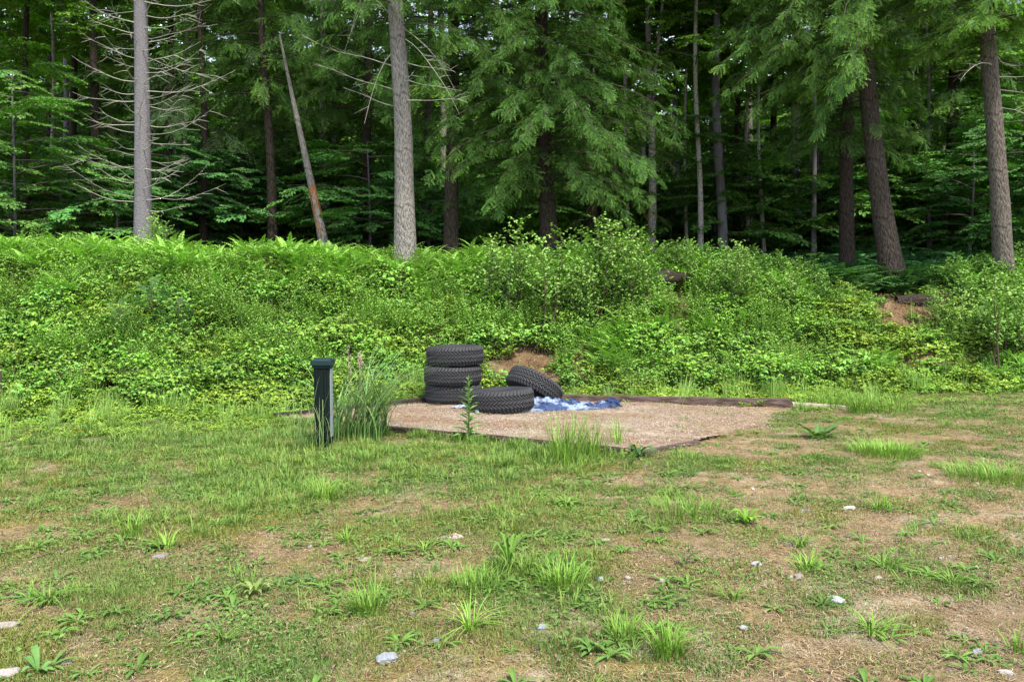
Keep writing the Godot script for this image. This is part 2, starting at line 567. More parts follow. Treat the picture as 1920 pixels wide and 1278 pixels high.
func make_rosette(n: int, l: float, w: float, rise: float, c0: Color, c1: Color) -> ArrayMesh:
	var mb := MB.new()
	for i in n:
		var az := TAU * i / n * 1.9 + rf(-0.3, 0.3)
		var out := Vector3(cos(az), 0, sin(az))
		var side := Vector3(-out.z, 0, out.x)
		var ll := l * rf(0.6, 1.15)
		var r := rise * rf(0.5, 1.5)
		var cc := c0.lerp(c1, rf(0, 1))
		var prev := Vector3.ZERO
		var pw := w * 0.2
		for k in 4:
			var s := (k + 1.0) / 4.0
			var p := out * ll * s + Vector3.UP * ll * (r * s * 1.6 - r * s * s * 1.2 + 0.02)
			var ww: float = w * [0.7, 1.0, 0.8, 0.02][k]
			var m0 := prev - Vector3(0, w * 0.12, 0)
			var m1 := p - Vector3(0, w * 0.12, 0) if k < 3 else p
			mb.quad(prev - side * pw * 0.5, p - side * ww * 0.5, m1, m0, cc * 0.9, cc)
			mb.quad(m0, m1, p + side * ww * 0.5, prev + side * pw * 0.5, cc * 0.9, cc)
			prev = p
			pw = ww
	return mb.mesh(M.leaf)

func make_turf(n: int, r: float, h: float, c0: Color, c1: Color) -> ArrayMesh:
	var mb := MB.new()
	for i in n:
		var az := rf(0, TAU)
		var p := Vector3(cos(az), 0, sin(az)) * r * sqrt(rf(0, 1))
		var a2 := rf(0, TAU)
		var o := Vector3(cos(a2), 0, sin(a2))
		var hh := h * rf(0.4, 1.3)
		var s := Vector3(-o.z, 0, o.x) * rf(0.002, 0.0042)
		var cc := c0.lerp(c1, rf(0, 1))
		mb.tri(p - s - Vector3(0, 0.004, 0), p + o * hh * rf(0.2, 1.3) + Vector3.UP * hh, p + s - Vector3(0, 0.004, 0), cc * 0.85, cc, cc * 0.85)
	return mb.mesh(M.grass)

func make_creeper(n: int, r: float, leaf_l: float, h: float, c0: Color, c1: Color) -> ArrayMesh:
	var mb := MB.new()
	for i in n:
		var az := rf(0, TAU)
		var p := Vector3(cos(az), 0, sin(az)) * r * sqrt(rf(0, 1)) + Vector3.UP * h * rf(0.15, 1.0)
		var a := rf(0, TAU)
		var ld := Vector3(cos(a), rf(-0.4, 0.3), sin(a)).normalized()
		var up := Vector3(rf(-0.5, 0.5), 1, rf(-0.5, 0.5)).normalized()
		var cc := c0.lerp(c1, rf(0, 1))
		mb.leaf6(p, ld, ld.cross(up).normalized(), up, leaf_l * rf(0.6, 1.25), leaf_l * 0.75, cc * 0.9, cc)
	return mb.mesh(M.leaf)

func make_litter(n: int, r: float, lmin: float, lmax: float, w: float, cols: Array, lift := 0.012) -> ArrayMesh:
	var mb := MB.new()
	for i in n:
		var az := rf(0, TAU)
		var p := Vector3(cos(az), 0, sin(az)) * r * sqrt(rf(0, 1))
		var a := rf(0, TAU)
		var d := Vector3(cos(a), rf(-0.12, 0.18), sin(a)) * rf(lmin, lmax)
		var s := Vector3(-sin(a), rf(-0.3, 0.3), cos(a)) * w * rf(0.5, 1.3) * 0.5
		var cc: Color = cols[rng.randi() % cols.size()]
		var y := Vector3.UP * rf(0.003, lift)
		var m := p + d * 0.5 + Vector3.UP * rf(0, 0.01)
		mb.quad(p + y - s * 0.6, m + y - s, m + y + s, p + y + s * 0.6, cc, cc)
		mb.quad(m + y - s, p + d + y - s * 0.5, p + d + y + s * 0.5, m + y + s, cc, cc)
	return mb.mesh(M.litter)

func stone_mesh(seedv: int, size: Vector3, c: Color, nseg := 10) -> ArrayMesh:
	var mb := MB.new()
	var nz := noise(0.9, seedv, 3)
	var P: Array = []
	for j in nseg + 1:
		var row := PackedVector3Array()
		var la := PI * j / nseg - PI / 2
		for i in nseg * 2 + 1:
			var lo := TAU * (i % (nseg * 2)) / (nseg * 2)
			var d := Vector3(cos(la) * cos(lo), sin(la), cos(la) * sin(lo))
			var q := d * (1.0 + 0.35 * nz.get_noise_3dv(d * 1.3))
			q = Vector3(snappedf(q.x, 0.001), q.y, q.z)
			row.append(q * size * 0.5)
		P.append(row)
	for j in nseg:
		for i in nseg * 2:
			mb.tri(P[j][i], P[j + 1][i], P[j + 1][i + 1], c, c, c)
			mb.tri(P[j][i], P[j + 1][i + 1], P[j][i + 1], c, c, c)
	return mb.mesh(M.stone)

func make_plants() -> void:
	var hin := col(0.04, 0.088, 0.024)
	var hti := col(0.16, 0.31, 0.055)
	K.bough = []
	for i in 3:
		K.bough.append(make_bough(1.0, 10, 0.62, 0.062, 0.024, 0.3 + 0.1 * i, hin, hti))
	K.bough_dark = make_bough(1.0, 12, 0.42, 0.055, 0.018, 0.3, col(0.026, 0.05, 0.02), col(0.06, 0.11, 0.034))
	K.spray = []
	for i in 3:
		K.spray.append(make_spray(0.9, 6, 0.10, 0.075, col(0.08, 0.17, 0.022), col(0.17, 0.33, 0.042)))
	K.spray_low = make_spray(0.8, 6, 0.085, 0.055, col(0.05, 0.12, 0.022), col(0.095, 0.21, 0.045), 0.3)
	K.fern = []
	for i in 3:
		K.fern.append(make_fern(9, 0.66, 0.12, 17, col(0.15, 0.32, 0.045), col(0.28, 0.47, 0.085), 1.25))
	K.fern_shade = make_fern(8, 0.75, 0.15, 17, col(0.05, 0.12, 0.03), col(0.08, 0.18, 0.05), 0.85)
	K.bramble = []
	for i in 4:
		K.bramble.append(make_bramble(10, 0.32, 0.24, [0.027, 0.033, 0.039, 0.05][i], col(0.08, 0.175, 0.022), col(0.21, 0.36, 0.055)))
	K.stalks = []
	for i in 2:
		K.stalks.append(make_stalks(6, 0.5, 0.075, col(0.11, 0.22, 0.03), col(0.26, 0.41, 0.08)))
	K.small = []
	for i in 3:
		K.small.append(make_bramble(10, 0.15, 0.2, [0.028, 0.034, 0.042][i], col(0.12, 0.22, 0.025), col(0.23, 0.36, 0.05), 5))
	K.sap = []
	for i in 3:
		K.sap.append(make_sapling(1.0, 16, 0.055, col(0.10, 0.2, 0.035), col(0.24, 0.38, 0.085)))
	K.sap_big = []
	for i in 3:
		K.sap_big.append(make_sapling(1.0, 26, 0.036, col(0.10, 0.2, 0.035), col(0.25, 0.39, 0.10), 0.8))
	K.tuft = []
	for i in 4:
		K.tuft.append(make_tuft(24, 0.12, 0.0052, 0.085, 0.65, col(0.08, 0.16, 0.024), col(0.19, 0.28, 0.055)))
	K.tall = []
	for i in 2:
		K.tall.append(make_tuft(30, 0.36, 0.006, 0.07, 0.35, col(0.10, 0.19, 0.03), col(0.22, 0.33, 0.08), 4))
	K.rosette = []
	for i in 3:
		K.rosette.append(make_rosette(10, 0.1, 0.017, 0.5, col(0.075, 0.15, 0.025), col(0.12, 0.21, 0.04)))
	K.turf = []
	for i in 3:
		K.turf.append(make_turf(360, 0.17, 0.02, col(0.105, 0.14, 0.022), col(0.2, 0.21, 0.045)))
	K.creeper = []
	for i in 2:
		K.creeper.append(make_creeper(55, 0.17, 0.02, 0.03, col(0.07, 0.14, 0.025), col(0.15, 0.22, 0.05)))
	var straw := [col(0.28, 0.2, 0.11), col(0.24, 0.16, 0.085), col(0.14, 0.095, 0.055), col(0.33, 0.26, 0.16), col(0.18, 0.11, 0.06)]
	K.straw = []
	for i in 2:
		K.straw.append(make_litter(80, 0.26, 0.015, 0.06, 0.0032, straw))
	K.dead_leaves = make_litter(14, 0.25, 0.012, 0.035, 0.014, [col(0.12, 0.075, 0.045), col(0.16, 0.11, 0.07), col(0.08, 0.05, 0.03), col(0.2, 0.155, 0.11)], 0.02)
	K.chips = make_litter(130, 0.26, 0.008, 0.035, 0.007, [col(0.27, 0.19, 0.14), col(0.22, 0.15, 0.105), col(0.36, 0.3, 0.24), col(0.15, 0.1, 0.07)], 0.014)

# ------------------------------------------------------------------ main
func _ready() -> void:
	rng.seed = 4711
	n_patch = noise(0.45, 5, 4)
	n_fine = noise(1.9, 6, 3)
	n_bump = noise(0.35, 7, 4)
	var cam := Camera3D.new()
	cam.name = "camera"
	cam.position = EYE
	cam.rotation_degrees = Vector3(PITCH, 0, 0)
	cam.fov = rad_to_deg(2.0 * atan(639.0 / F))
	cam.near = 0.1
	cam.far = 1500.0
	cam.current = true
	add_child(cam)
	var env := Environment.new()
	env.background_mode = Environment.BG_SKY
	var sm := ProceduralSkyMaterial.new()
	sm.sky_top_color = Color(0.72, 0.80, 0.92)
	sm.sky_horizon_color = Color(0.93, 0.95, 0.97)
	sm.sky_curve = 0.2
	sm.ground_bottom_color = Color(0.2, 0.22, 0.15)
	sm.ground_horizon_color = Color(0.5, 0.52, 0.48)
	sm.sky_energy_multiplier = 0.9
	sm.sun_angle_max = 25.0
	var sky := Sky.new()
	sky.sky_material = sm
	env.sky = sky
	env.tonemap_mode = Environment.TONE_MAPPER_LINEAR
	env.tonemap_exposure = 4.4
	env.sdfgi_enabled = true
	env.ssao_enabled = true
	env.ssil_enabled = true
	var we := WorldEnvironment.new()
	we.name = "environment"
	we.environment = env
	add_child(we)
	var sun := DirectionalLight3D.new()
	sun.name = "sun"
	sun.light_color = Color(1.0, 0.975, 0.93)
	sun.light_energy = 0.75
	sun.light_angular_distance = 7.0
	sun.rotation_degrees = Vector3(-58, 28, 0)
	sun.shadow_enabled = true
	add_child(sun)

	make_materials()
	make_plants()
	spots()
	ground()
	pad()
	trees()
	understory()
	bank_cover()
	ground_cover()
	tyres()
	tarp()
	post()
	small_things()

func spots() -> void:
	for s in [[350, 820, 420, 45, 1.0], [700, 870, 330, 45, 1.0], [1000, 880, 160, 40, 0.8], [230, 910, 240, 50, 0.55], [600, 925, 60, 35, 0.9], [480, 930, 80, 40, 0.8],
			[1060, 850, 90, 30, 1.0], [1250, 945, 130, 40, 0.9], [690, 1110, 100, 45, 0.8], [890, 1080, 90, 60, 0.8], [1060, 1075, 75, 50, 0.9], [260, 990, 160, 35, 0.6],
			[1720, 765, 260, 22, 0.9], [1480, 870, 120, 30, 0.35], [1650, 1060, 90, 60, 0.45], [1890, 1030, 90, 60, 0.5], [1650, 1180, 90, 45, 0.4], [1150, 1180, 130, 60, 0.5],
			[120, 1120, 150, 50, 0.35], [600, 1090, 150, 50, 0.45], [980, 960, 120, 40, 0.6], [30, 870, 120, 60, 0.7], [1290, 860, 60, 25, 0.8]]:
		spot(s[0], s[1], s[2], s[3], s[4])

# ------------------------------------------------------------------ ground sheet
func steps(list: Array) -> PackedFloat32Array:      # [[from, to, step], ...]
	var o := PackedFloat32Array()
	for l in list:
		var n := int(roundf(absf(l[1] - l[0]) / l[2]))
		for i in n:
			o.append(lerpf(l[0], l[1], float(i) / n))
	o.append(list[-1][1])
	return o

func ground_color(x: float, z: float) -> Color:
	var t := bank_t(x, z)
	var a := n_patch.get_noise_2d(x * 1.6, z * 1.6)
	var b := n_patch.get_noise_2d(x * 4.5 + 40.0, z * 4.5)
	var f := n_fine.get_noise_2d(x * 2.5, z * 2.5)
	var moss := Color(0.205, 0.17, 0.06)
	var tan_soil := Color(0.32, 0.232, 0.145)
	var dirt := Color(0.19, 0.145, 0.1)
	var pale := Color(0.40, 0.345, 0.27)
	var right := clampf((x - 0.3 + a * 2.5) / 2.5, 0.0, 1.0)
	var nearby := clampf((z + 6.2 + a * 1.5) / 2.2, 0.0, 1.0)
	var base := moss.lerp(tan_soil, clampf(right * 0.75 + f * 0.35 + 0.12, 0, 1))
	base = base.lerp(dirt, clampf(right * nearby * 0.75 + maxf(0.0, b - 0.1) * 1.6, 0, 0.85))
	base = base.lerp(tan_soil.lerp(dirt, clampf(nearby * 0.8 + f * 0.5, 0, 1)), bareness(x, z) * 0.85)
	base = base.lerp(pale, clampf((b * 0.8 - a * 0.7 + f * 0.4 - 0.22) * 2.2, 0, 0.75))
	if t > -0.05:
		var k := clampf((t + 0.05) * 6.0, 0, 1)
		var brown := Color(0.15, 0.092, 0.052).lerp(Color(0.25, 0.175, 0.11), clampf(0.5 + b * 1.5, 0, 1))
		base = base.lerp(brown, k)
		if t > 1.1:
			base = base.lerp(Color(0.06, 0.042, 0.026), clampf((t - 1.1) * 4.0, 0, 1))
	return base

func ground() -> void:
	var xs := steps([[-400, -60, 40], [-60, -14, 2], [-14, -6, 0.2], [-6, 6, 0.075], [6, 14, 0.2], [14, 60, 2], [60, 400, 40]])
	var zs := steps([[60, 2, 4], [2, -2.6, 0.4], [-2.6, -9.5, 0.075], [-9.5, -20, 0.15], [-20, -40, 0.8], [-40, -100, 4], [-100, -400, 30]])
	var v := PackedVector3Array()
	var nn := PackedVector3Array()
	var c := PackedColorArray()
	var u := PackedVector2Array()
	var idx := PackedInt32Array()
	for z in zs:
		for x in xs:
			var h := height(x, z)
			v.append(Vector3(x, h, z))
			var e := 0.06
			nn.append(Vector3(h - height(x + e, z), e, h - height(x, z + e)).normalized())
			c.append(ground_color(x, z))
			u.append(Vector2(x, z))
	var w := xs.size()
	for j in zs.size() - 1:
		for i in w - 1:
			var k := j * w + i
			# z falls from row to row
			idx.append_array(PackedInt32Array([k, k + w, k + w + 1, k, k + w + 1, k + 1]))
	var arr := []
	arr.resize(Mesh.ARRAY_MAX)
	arr[Mesh.ARRAY_VERTEX] = v
	arr[Mesh.ARRAY_NORMAL] = nn
	arr[Mesh.ARRAY_COLOR] = c
	arr[Mesh.ARRAY_TEX_UV] = u
	arr[Mesh.ARRAY_TEX_UV2] = u
	arr[Mesh.ARRAY_INDEX] = idx
	var m := ArrayMesh.new()
	m.add_surface_from_arrays(Mesh.PRIMITIVE_TRIANGLES, arr)
	m.surface_set_material(0, M.ground)
	var o := part("ground", m, self)
	o.set_meta("kind", "structure")

# ------------------------------------------------------------------ the pad
var pad_poly := PackedVector2Array()
func timber_mesh(l: float, h: float, d: float, mat: Material, seedv: int) -> ArrayMesh:
	# a sawn timber along +x with worn, rounded arrises and a slight wander
	var mb := MB.new()
	var nz := noise(0.8, seedv, 3)
	var b := 0.012
	var prof := [Vector2(-d / 2 + b, h), Vector2(d / 2 - b, h), Vector2(d / 2 - b * 0.3, h - b * 0.3), Vector2(d / 2, h - b), Vector2(d / 2, b), Vector2(d / 2 - b, 0), Vector2(-d / 2 + b, 0), Vector2(-d / 2, b), Vector2(-d / 2, h - b), Vector2(-d / 2 + b * 0.3, h - b * 0.3)]
	var n := maxi(4, int(l / 0.15))
	var rows: Array = []
	for i in n + 1:
		var x := l * i / n
		var row := PackedVector3Array()
		for p in prof.size():
			var q: Vector2 = prof[p]
			row.append(Vector3(x, q.y + nz.get_noise_2d(x * 2.0, q.x * 8.0) * 0.012, q.x + nz.get_noise_2d(x * 0.8, 30.0) * 0.008 + nz.get_noise_2d(x * 4.0, q.y * 20.0) * 0.006))
		rows.append(row)
	var m := prof.size()
	var w := Color.WHITE
	for i in n:
		for p in m:
			var p1 := (p + 1) % m
			var a: Vector3 = rows[i][p]; var bb: Vector3 = rows[i + 1][p]; var cc: Vector3 = rows[i + 1][p1]; var dd: Vector3 = rows[i][p1]
			var nr := (bb - a).cross(dd - a).normalized()
			if nr.dot(Vector3(0, a.y + dd.y - h, a.z + dd.z)) < 0: nr = -nr
			var ua := l * i / n; var ub := l * (i + 1) / n
			var va := p * 0.06; var vb := (p + 1) * 0.06
			mb.vert(a, nr, w, Vector2(ua, va)); mb.vert(bb, nr, w, Vector2(ub, va)); mb.vert(cc, nr, w, Vector2(ub, vb))
			mb.vert(a, nr, w, Vector2(ua, va)); mb.vert(cc, nr, w, Vector2(ub, vb)); mb.vert(dd, nr, w, Vector2(ua, vb))
	for e in [0, n]:
		var nr := Vector3(-1 if e == 0 else 1, 0, 0)
		for p in range(1, m - 1):
			for q in [0, p, p + 1]:
				var pp: Vector3 = rows[e][q]
				mb.vert(pp, nr, w, Vector2(pp.y * 0.5, pp.z))
	return mb.mesh(mat)

func timber(a: Vector3, b: Vector3, h: float, d: float, label: String, seedv: int, mat: Material = null, called := "edging_timber", cat := "timber", group := "timbers edging the pad") -> void:
	var o := MeshInstance3D.new()
	o.name = numbered(called)
	o.mesh = timber_mesh(a.distance_to(b), h, d, mat if mat else M.timber, seedv)
	var x := (b - a).normalized()
	var zz := x.cross(Vector3.UP).normalized()
	o.transform = Transform3D(Basis(x, zz.cross(x).normalized(), zz), a)
	add_child(o)
	tag(o, label, cat, group)

func pad() -> void:
	# corners on the ground, clockwise from the left
	var L := Vector2(-3.05, -10.55)
	var B := Vector2(-1.2, -12.25)
	var B2 := Vector2(0.6, -12.2)
	var R := Vector2(4.2, -11.72)
	var R2 := Vector2(3.0, -9.9)
	var C2 := Vector2(1.95, -8.72)
	var C := Vector2(1.25, -8.1)
	pad_poly = PackedVector2Array([L, B, B2, R, R2, C2, C])
	var mb := MB.new()
	# the fill: a fine grid inside the outline, about 5 cm above the ground, sloping off at the open side
	var st := 0.09
	var cells := {}
	var x := -3.2
	while x < 5.0:
		var z := -12.4
		while z < -7.9:
			if Geometry2D.is_point_in_polygon(Vector2(x + st / 2, z + st / 2), pad_poly):
				var q := [Vector2(x, z), Vector2(x, z + st), Vector2(x + st, z + st), Vector2(x + st, z)]
				var P: Array = []
				var Cc: Array = []
				for p in q:
					P.append(Vector3(p.x, pad_y(p.x, p.y), p.y))
					Cc.append(pad_color(p.x, p.y))
				for k in [0, 3, 2, 0, 2, 1]:
					var pp: Vector3 = P[k]
					mb.vert(pp, Vector3.UP, Cc[k], Vector2(pp.x, pp.z))
			z += st
		x += st
	var o := part("gravel_pad", mb.mesh(pad_mat()), self)
	tag(o, "", "", "", "structure")
	timber(Vector3(L.x - 0.1, -0.02, L.y), Vector3(B.x, 0.0, B.y), 0.11, 0.1, "dark low timber running from behind the green post to the tyre stack", 1, M.timber_dark)
	timber(Vector3(0.62, 0.0, -12.3), Vector3(4.1, 0.0, -11.78), 0.13, 0.12, "long straight brown timber along the far side of the pad", 2)
	timber(Vector3(4.12, -0.07, -11.76), Vector3(4.85, -0.10, -11.65), 0.15, 0.1, "short greyed timber end sunk in grass beyond the long brown timber", 3, M.board)
	timber(Vector3(L.x, -0.06, L.y + 0.05), Vector3(-0.45, -0.03, -9.1), 0.1, 0.09, "dark thin timber along the near left edge of the pad", 4, M.timber_dark)
	timber(Vector3(-0.43, -0.03, -9.09), Vector3(1.22, -0.03, -8.12), 0.1, 0.09, "dark thin timber ending under the tall grass at the pad's near corner", 5, M.timber_dark)
	timber(Vector3(1.28, -0.02, -8.1), Vector3(2.05, -0.01, -8.78), 0.065, 0.07, "short weathered timber stub angled away at the pad's near corner", 6, M.timber)
	var chips := Inst.new()
	var pale := Inst.new()
	for i in 2600:
		var p := Vector2(rf(-3.1, 4.8), rf(-12.3, -8.0))
		if Geometry2D.is_point_in_polygon(p, pad_poly):
			var k := rf(0.85, 1.15)
			if i % 5 > 1: continue
			(chips if i % 5 else pale).put(Basis(Vector3.UP, rf(0, TAU)), Vector3(p.x, pad_y(p.x, p.y) + 0.001, p.y), Color(k, k, k))
	mass("wood_chips", chips, K.chips)
	mass("straw_bits", pale, K.straw[0])

func pad_y(x: float, z: float) -> float:
	return 0.045 + n_bump.get_noise_2d(x * 3.0, z * 3.0) * 0.03 - 0.045 * clampf((x - 1.9) / 1.2, 0, 1)

func pad_color(x: float, z: float) -> Color:
	var a := n_patch.get_noise_2d(x * 1.2, z * 3.5)
	var b := n_fine.get_noise_2d(x * 1.0, z * 3.0)
	var c := Color(0.30, 0.21, 0.155).lerp(Color(0.42, 0.35, 0.29), clampf(0.35 + a * 1.5 + b * 1.0, 0, 1))
	c = c.lerp(Color(0.27, 0.17, 0.11), clampf(-a * 1.6 + b * 0.8 - 0.05, 0, 0.8))
	return c.lerp(ground_color(x, z), clampf((x - 1.9 + b * 1.2) / 1.2, 0, 1))

func pad_mat() -> StandardMaterial3D:
	var m: StandardMaterial3D = M.ground.duplicate()
	m.detail_enabled = false
	m.uv1_scale = Vector3(0.6, 0.6, 1)
	return m

# ------------------------------------------------------------------ trees
func trunk_path(base: Vector3, top: Vector3, h: float, wob: float, curve := 0.0) -> PackedVector3Array:
	# from the base through «top», on to height h above the base; relative to the base
	var o := PackedVector3Array()
	var d := (top - base) / maxf(top.y - base.y, 0.1)
	var n := 34
	var s := rf(0, 9)
	for i in n + 1:
		var y := -0.3 + (h + 0.3) * pow(float(i) / n, 1.25)
		var k := y / maxf(top.y - base.y, 0.1)
		var p := d * y
		p.y = y
		p.x += sin(y * 0.9 + s) * wob + curve * (k * k - k)
		p.z += sin(y * 0.7 + s * 2.0) * wob
		o.append(p)
	return o

func trunk_radii(path: PackedVector3Array, r: float, h: float, flare: float) -> PackedFloat32Array:
	var o := PackedFloat32Array()
	for p in path:
		var u := clampf(p.y / h, 0, 1)
		o.append(r * (1.0 - 0.88 * pow(u, 1.1)) * (1.0 + flare * (0.6 * exp(-maxf(p.y, 0.0) * 3.2) + 0.7 * exp(-maxf(p.y, 0.0) * 0.7))) + 0.01)
	return o

func along(path: PackedVector3Array, y: float) -> Vector3:
	for i in path.size() - 1:
		if path[i + 1].y >= y:
			var t := (y - path[i].y) / maxf(path[i + 1].y - path[i].y, 0.001)
			return path[i].lerp(path[i + 1], t)
	return path[-1]

func trunk(o: Node3D, path: PackedVector3Array, r: float, h: float, flare: float, mat: Material, sides := 14) -> void:
	var mb := MB.new()
	mb.tube(path, trunk_radii(path, r, h, flare), sides, Color.WHITE, maxf(1.0, roundf(TAU * r / 0.5)), 1.0, 0.05, int(path[-1].x * 100.0))
	part("trunk", mb.mesh(mat), o)

# a living conifer crown. q: y0 (lowest branch), h, reach, droop, az/az_w (where branches may point), tint, dens, meshes
func conifer_crown(o: Node3D, path: PackedVector3Array, q: Dictionary) -> void:
	var y0: float = q.y0
	var h: float = q.h
	var y := y0
	var wood := MB.new()
	var inst: Array = []
	var meshes: Array = q.get("meshes", K.bough)
	for m in meshes:
		inst.append(Inst.new())
	var tint: Color = q.get("tint", Color.WHITE)
	var gap: float = q.get("gap", 0.2)
	var bs: float = q.get("size", 1.0)
	var az := rf(0, TAU)
	var wc := col(0.045, 0.036, 0.028)
	while y < h - 0.4:
		var u := (y - y0) / (h - y0)
		az += 2.4 + rf(-0.5, 0.5)
		var a := az
		if q.has("az"):
			a = q.az + wrapf(az, -PI, PI) / PI * float(q.az_w)
		var l: float = q.reach * (1.0 - pow(u, 1.3) * 0.85) * rf(0.65, 1.1)
		l *= minf(1.0, 0.6 + u * 5.0)
		var start := along(path, y)
		var out := Vector3(cos(a), 0, sin(a))
		var rise: float = rf(0.05, 0.3) * (0.4 + u)
		var droop: float = q.droop * rf(0.7, 1.25)
		var pts := PackedVector3Array()
		var rr := PackedFloat32Array()
		for i in 6:
			var s := i / 5.0
			pts.append(start + out * l * s + Vector3.UP * l * (rise * s - droop * s * s))
			rr.append(0.012 * sqrt(l) * (1.0 - s * 0.85) + 0.002)
		wood.tube(pts, rr, 4, wc)
		var n := maxi(4, int(l / (0.14 * bs)))
		for i in n:
			var s := 0.12 + 0.9 * (i + rf(0, 0.9)) / n
			if q.has("bare") and s < q.bare:
				continue
			var p := start + out * l * s + Vector3.UP * l * (rise * s - droop * s * s)
			var sl := Vector3.UP * (rise - 2.0 * droop * s)
			var side := 1.0 if i % 2 else -1.0
			var dev := side * rf(0.1, 1.7) * (1.0 - s * 0.35)
			var d := (out.rotated(Vector3.UP, dev) + sl * 0.6 + Vector3(0, rf(-0.6, 0.3), 0)).normalized()
			var up := Vector3(rf(-0.7, 0.7), 1, rf(-0.7, 0.7))
			var xx := up.cross(d).normalized()
			var yy := d.cross(xx)
			var sc := bs * rf(0.4, 1.05) * (1.0 - 0.25 * s)
			var k := rf(0.65, 1.45)
			p += Vector3(rf(-0.12, 0.12), rf(-0.12, 0.1), rf(-0.12, 0.12))
			var which := rng.randi() % meshes.size()
			inst[which].put(Basis(xx * sc, yy * sc, d * sc), p, Color(tint.r * k * rf(0.9, 1.1), tint.g * k, tint.b * k * rf(0.85, 1.1)))
		y += gap * rf(0.6, 1.4) * (1.0 + 2.6 * u)
	var w := part("branches", wood.mesh(M.twig), o)
	w.set_meta("kind", "stuff")
	for i in meshes.size():
		mass("crown", inst[i], meshes[i], o)

func leafy_crown(o: Node3D, path: PackedVector3Array, q: Dictionary) -> void:
	var wood := MB.new()
	var meshes: Array = q.get("meshes", K.spray)
	var inst: Array = []
	for m in meshes:
		inst.append(Inst.new())
	var tint: Color = q.get("tint", Color.WHITE)
	var y: float = q.y0
	var az := rf(0, TAU)
	var wc := col(0.08, 0.07, 0.055)
	var bs: float = q.get("size", 1.0)
	var gap: float = q.get("gap", 0.35)
	while y < q.h:
		var u: float = (y - q.y0) / (q.h - q.y0)
		az += 2.4 + rf(-0.6, 0.6)
		var l: float = q.reach * (0.55 + 0.9 * sin(PI * clampf(0.15 + u * 0.8, 0, 1))) * 0.75 * rf(0.6, 1.15)
		var start := along(path, y)
		var out := Vector3(cos(az), 0, sin(az))
		var rise: float = q.get("rise", 0.35) * rf(0.5, 1.4)
		var pts := PackedVector3Array()
		var rr := PackedFloat32Array()
		for i in 5:
			var s := i / 4.0
			pts.append(start + out * l * s + Vector3.UP * l * (rise * s - 0.22 * s * s))
			rr.append(0.014 * sqrt(l) * (1.0 - s * 0.85) + 0.002)
		wood.tube(pts, rr, 4, wc)
		var n := maxi(3, int(l / (0.2 * bs)))
		for i in n:
			var s := 0.3 + 0.75 * (i + rf(0, 1)) / n
			var p := start + out * l * s + Vector3.UP * l * (rise * s - 0.22 * s * s) + Vector3(rf(-0.2, 0.2), rf(-0.25, 0.25), rf(-0.2, 0.2))
			var d := (out.rotated(Vector3.UP, rf(-1.5, 1.5)) + Vector3(0, rf(-0.35, 0.15), 0)).normalized()
			var up := Vector3(rf(-0.35, 0.35), 1, rf(-0.35, 0.35))
			var xx := up.cross(d).normalized()
			var yy := d.cross(xx)
			var sc := bs * rf(0.7, 1.15)
			var k := rf(0.75, 1.2)
			var which := rng.randi() % meshes.size()
			inst[which].put(Basis(xx * sc, yy * sc, d * sc), p, Color(tint.r * k * rf(0.9, 1.1), tint.g * k, tint.b * k))
		y += gap * rf(0.6, 1.4) * (1.0 + 0.5 * u)
	var w := part("branches", wood.mesh(M.twig), o)
	w.set_meta("kind", "stuff")
	for i in meshes.size():
		mass("crown", inst[i], meshes[i], o)

# bare branches, each a part of its own
func dead_branches(o: Node3D, path: PackedVector3Array, list: Array, mat: Material) -> void:
	for b in list:   # [y, azimuth, length, rise, lift at the tip, radius]
		var mb := MB.new()
		var start := along(path, b[0])
		var out := Vector3(cos(b[1]), 0, sin(b[1]))
		var pts := PackedVector3Array()
		var rr := PackedFloat32Array()
		var side := Vector3(-out.z, 0, out.x)
		var s0 := rf(0, 9)
		for i in 9:
			var s := i / 8.0
			pts.append(start + out * b[2] * s + Vector3.UP * b[2] * (b[3] * s + b[4] * s * s) + side * sin(s * 5.0 + s0) * 0.04 * b[2] + Vector3.UP * sin(s * 9.0 + s0) * 0.012 * b[2])
			rr.append(b[5] * (1.0 - s * 0.8))
		mb.tube(pts, rr, 5, Color.WHITE)
		for k in int(b[2] * 5.0):
			var s := rf(0.3, 0.95)
			var i0 := mini(int(s * 8.0), 7)
			var p := pts[i0].lerp(pts[i0 + 1], s * 8.0 - i0)
			var d := (out * 0.7 + side * rf(-1, 1) + Vector3.UP * rf(-0.5, 0.5)).normalized() * rf(0.1, 0.4)
			mb.tube(PackedVector3Array([p, p + d * 0.5 + Vector3.UP * rf(-0.02, 0.02), p + d]), PackedFloat32Array([0.005, 0.004, 0.0015]), 3, Color.WHITE)
		part("dead_branch", mb.mesh(mat), o)

func tree(called: String, label: String, px: float, d: float, px2: float, py2: float, dia: float, h: float, mat: Material, group := "", wob := 0.03, flare := 0.35, curve := 0.0) -> Array:
	var p0 := at(px, 480, d)
	var base := Vector3(p0.x, height(p0.x, -d), -d)
	var top := at(px2, py2, d)
	var o := thing(called, label, "tree", base, group)
	var path := trunk_path(base, top, h, wob, curve)
	trunk(o, path, dia / 2.0, h, flare, mat)
	return [o, path]

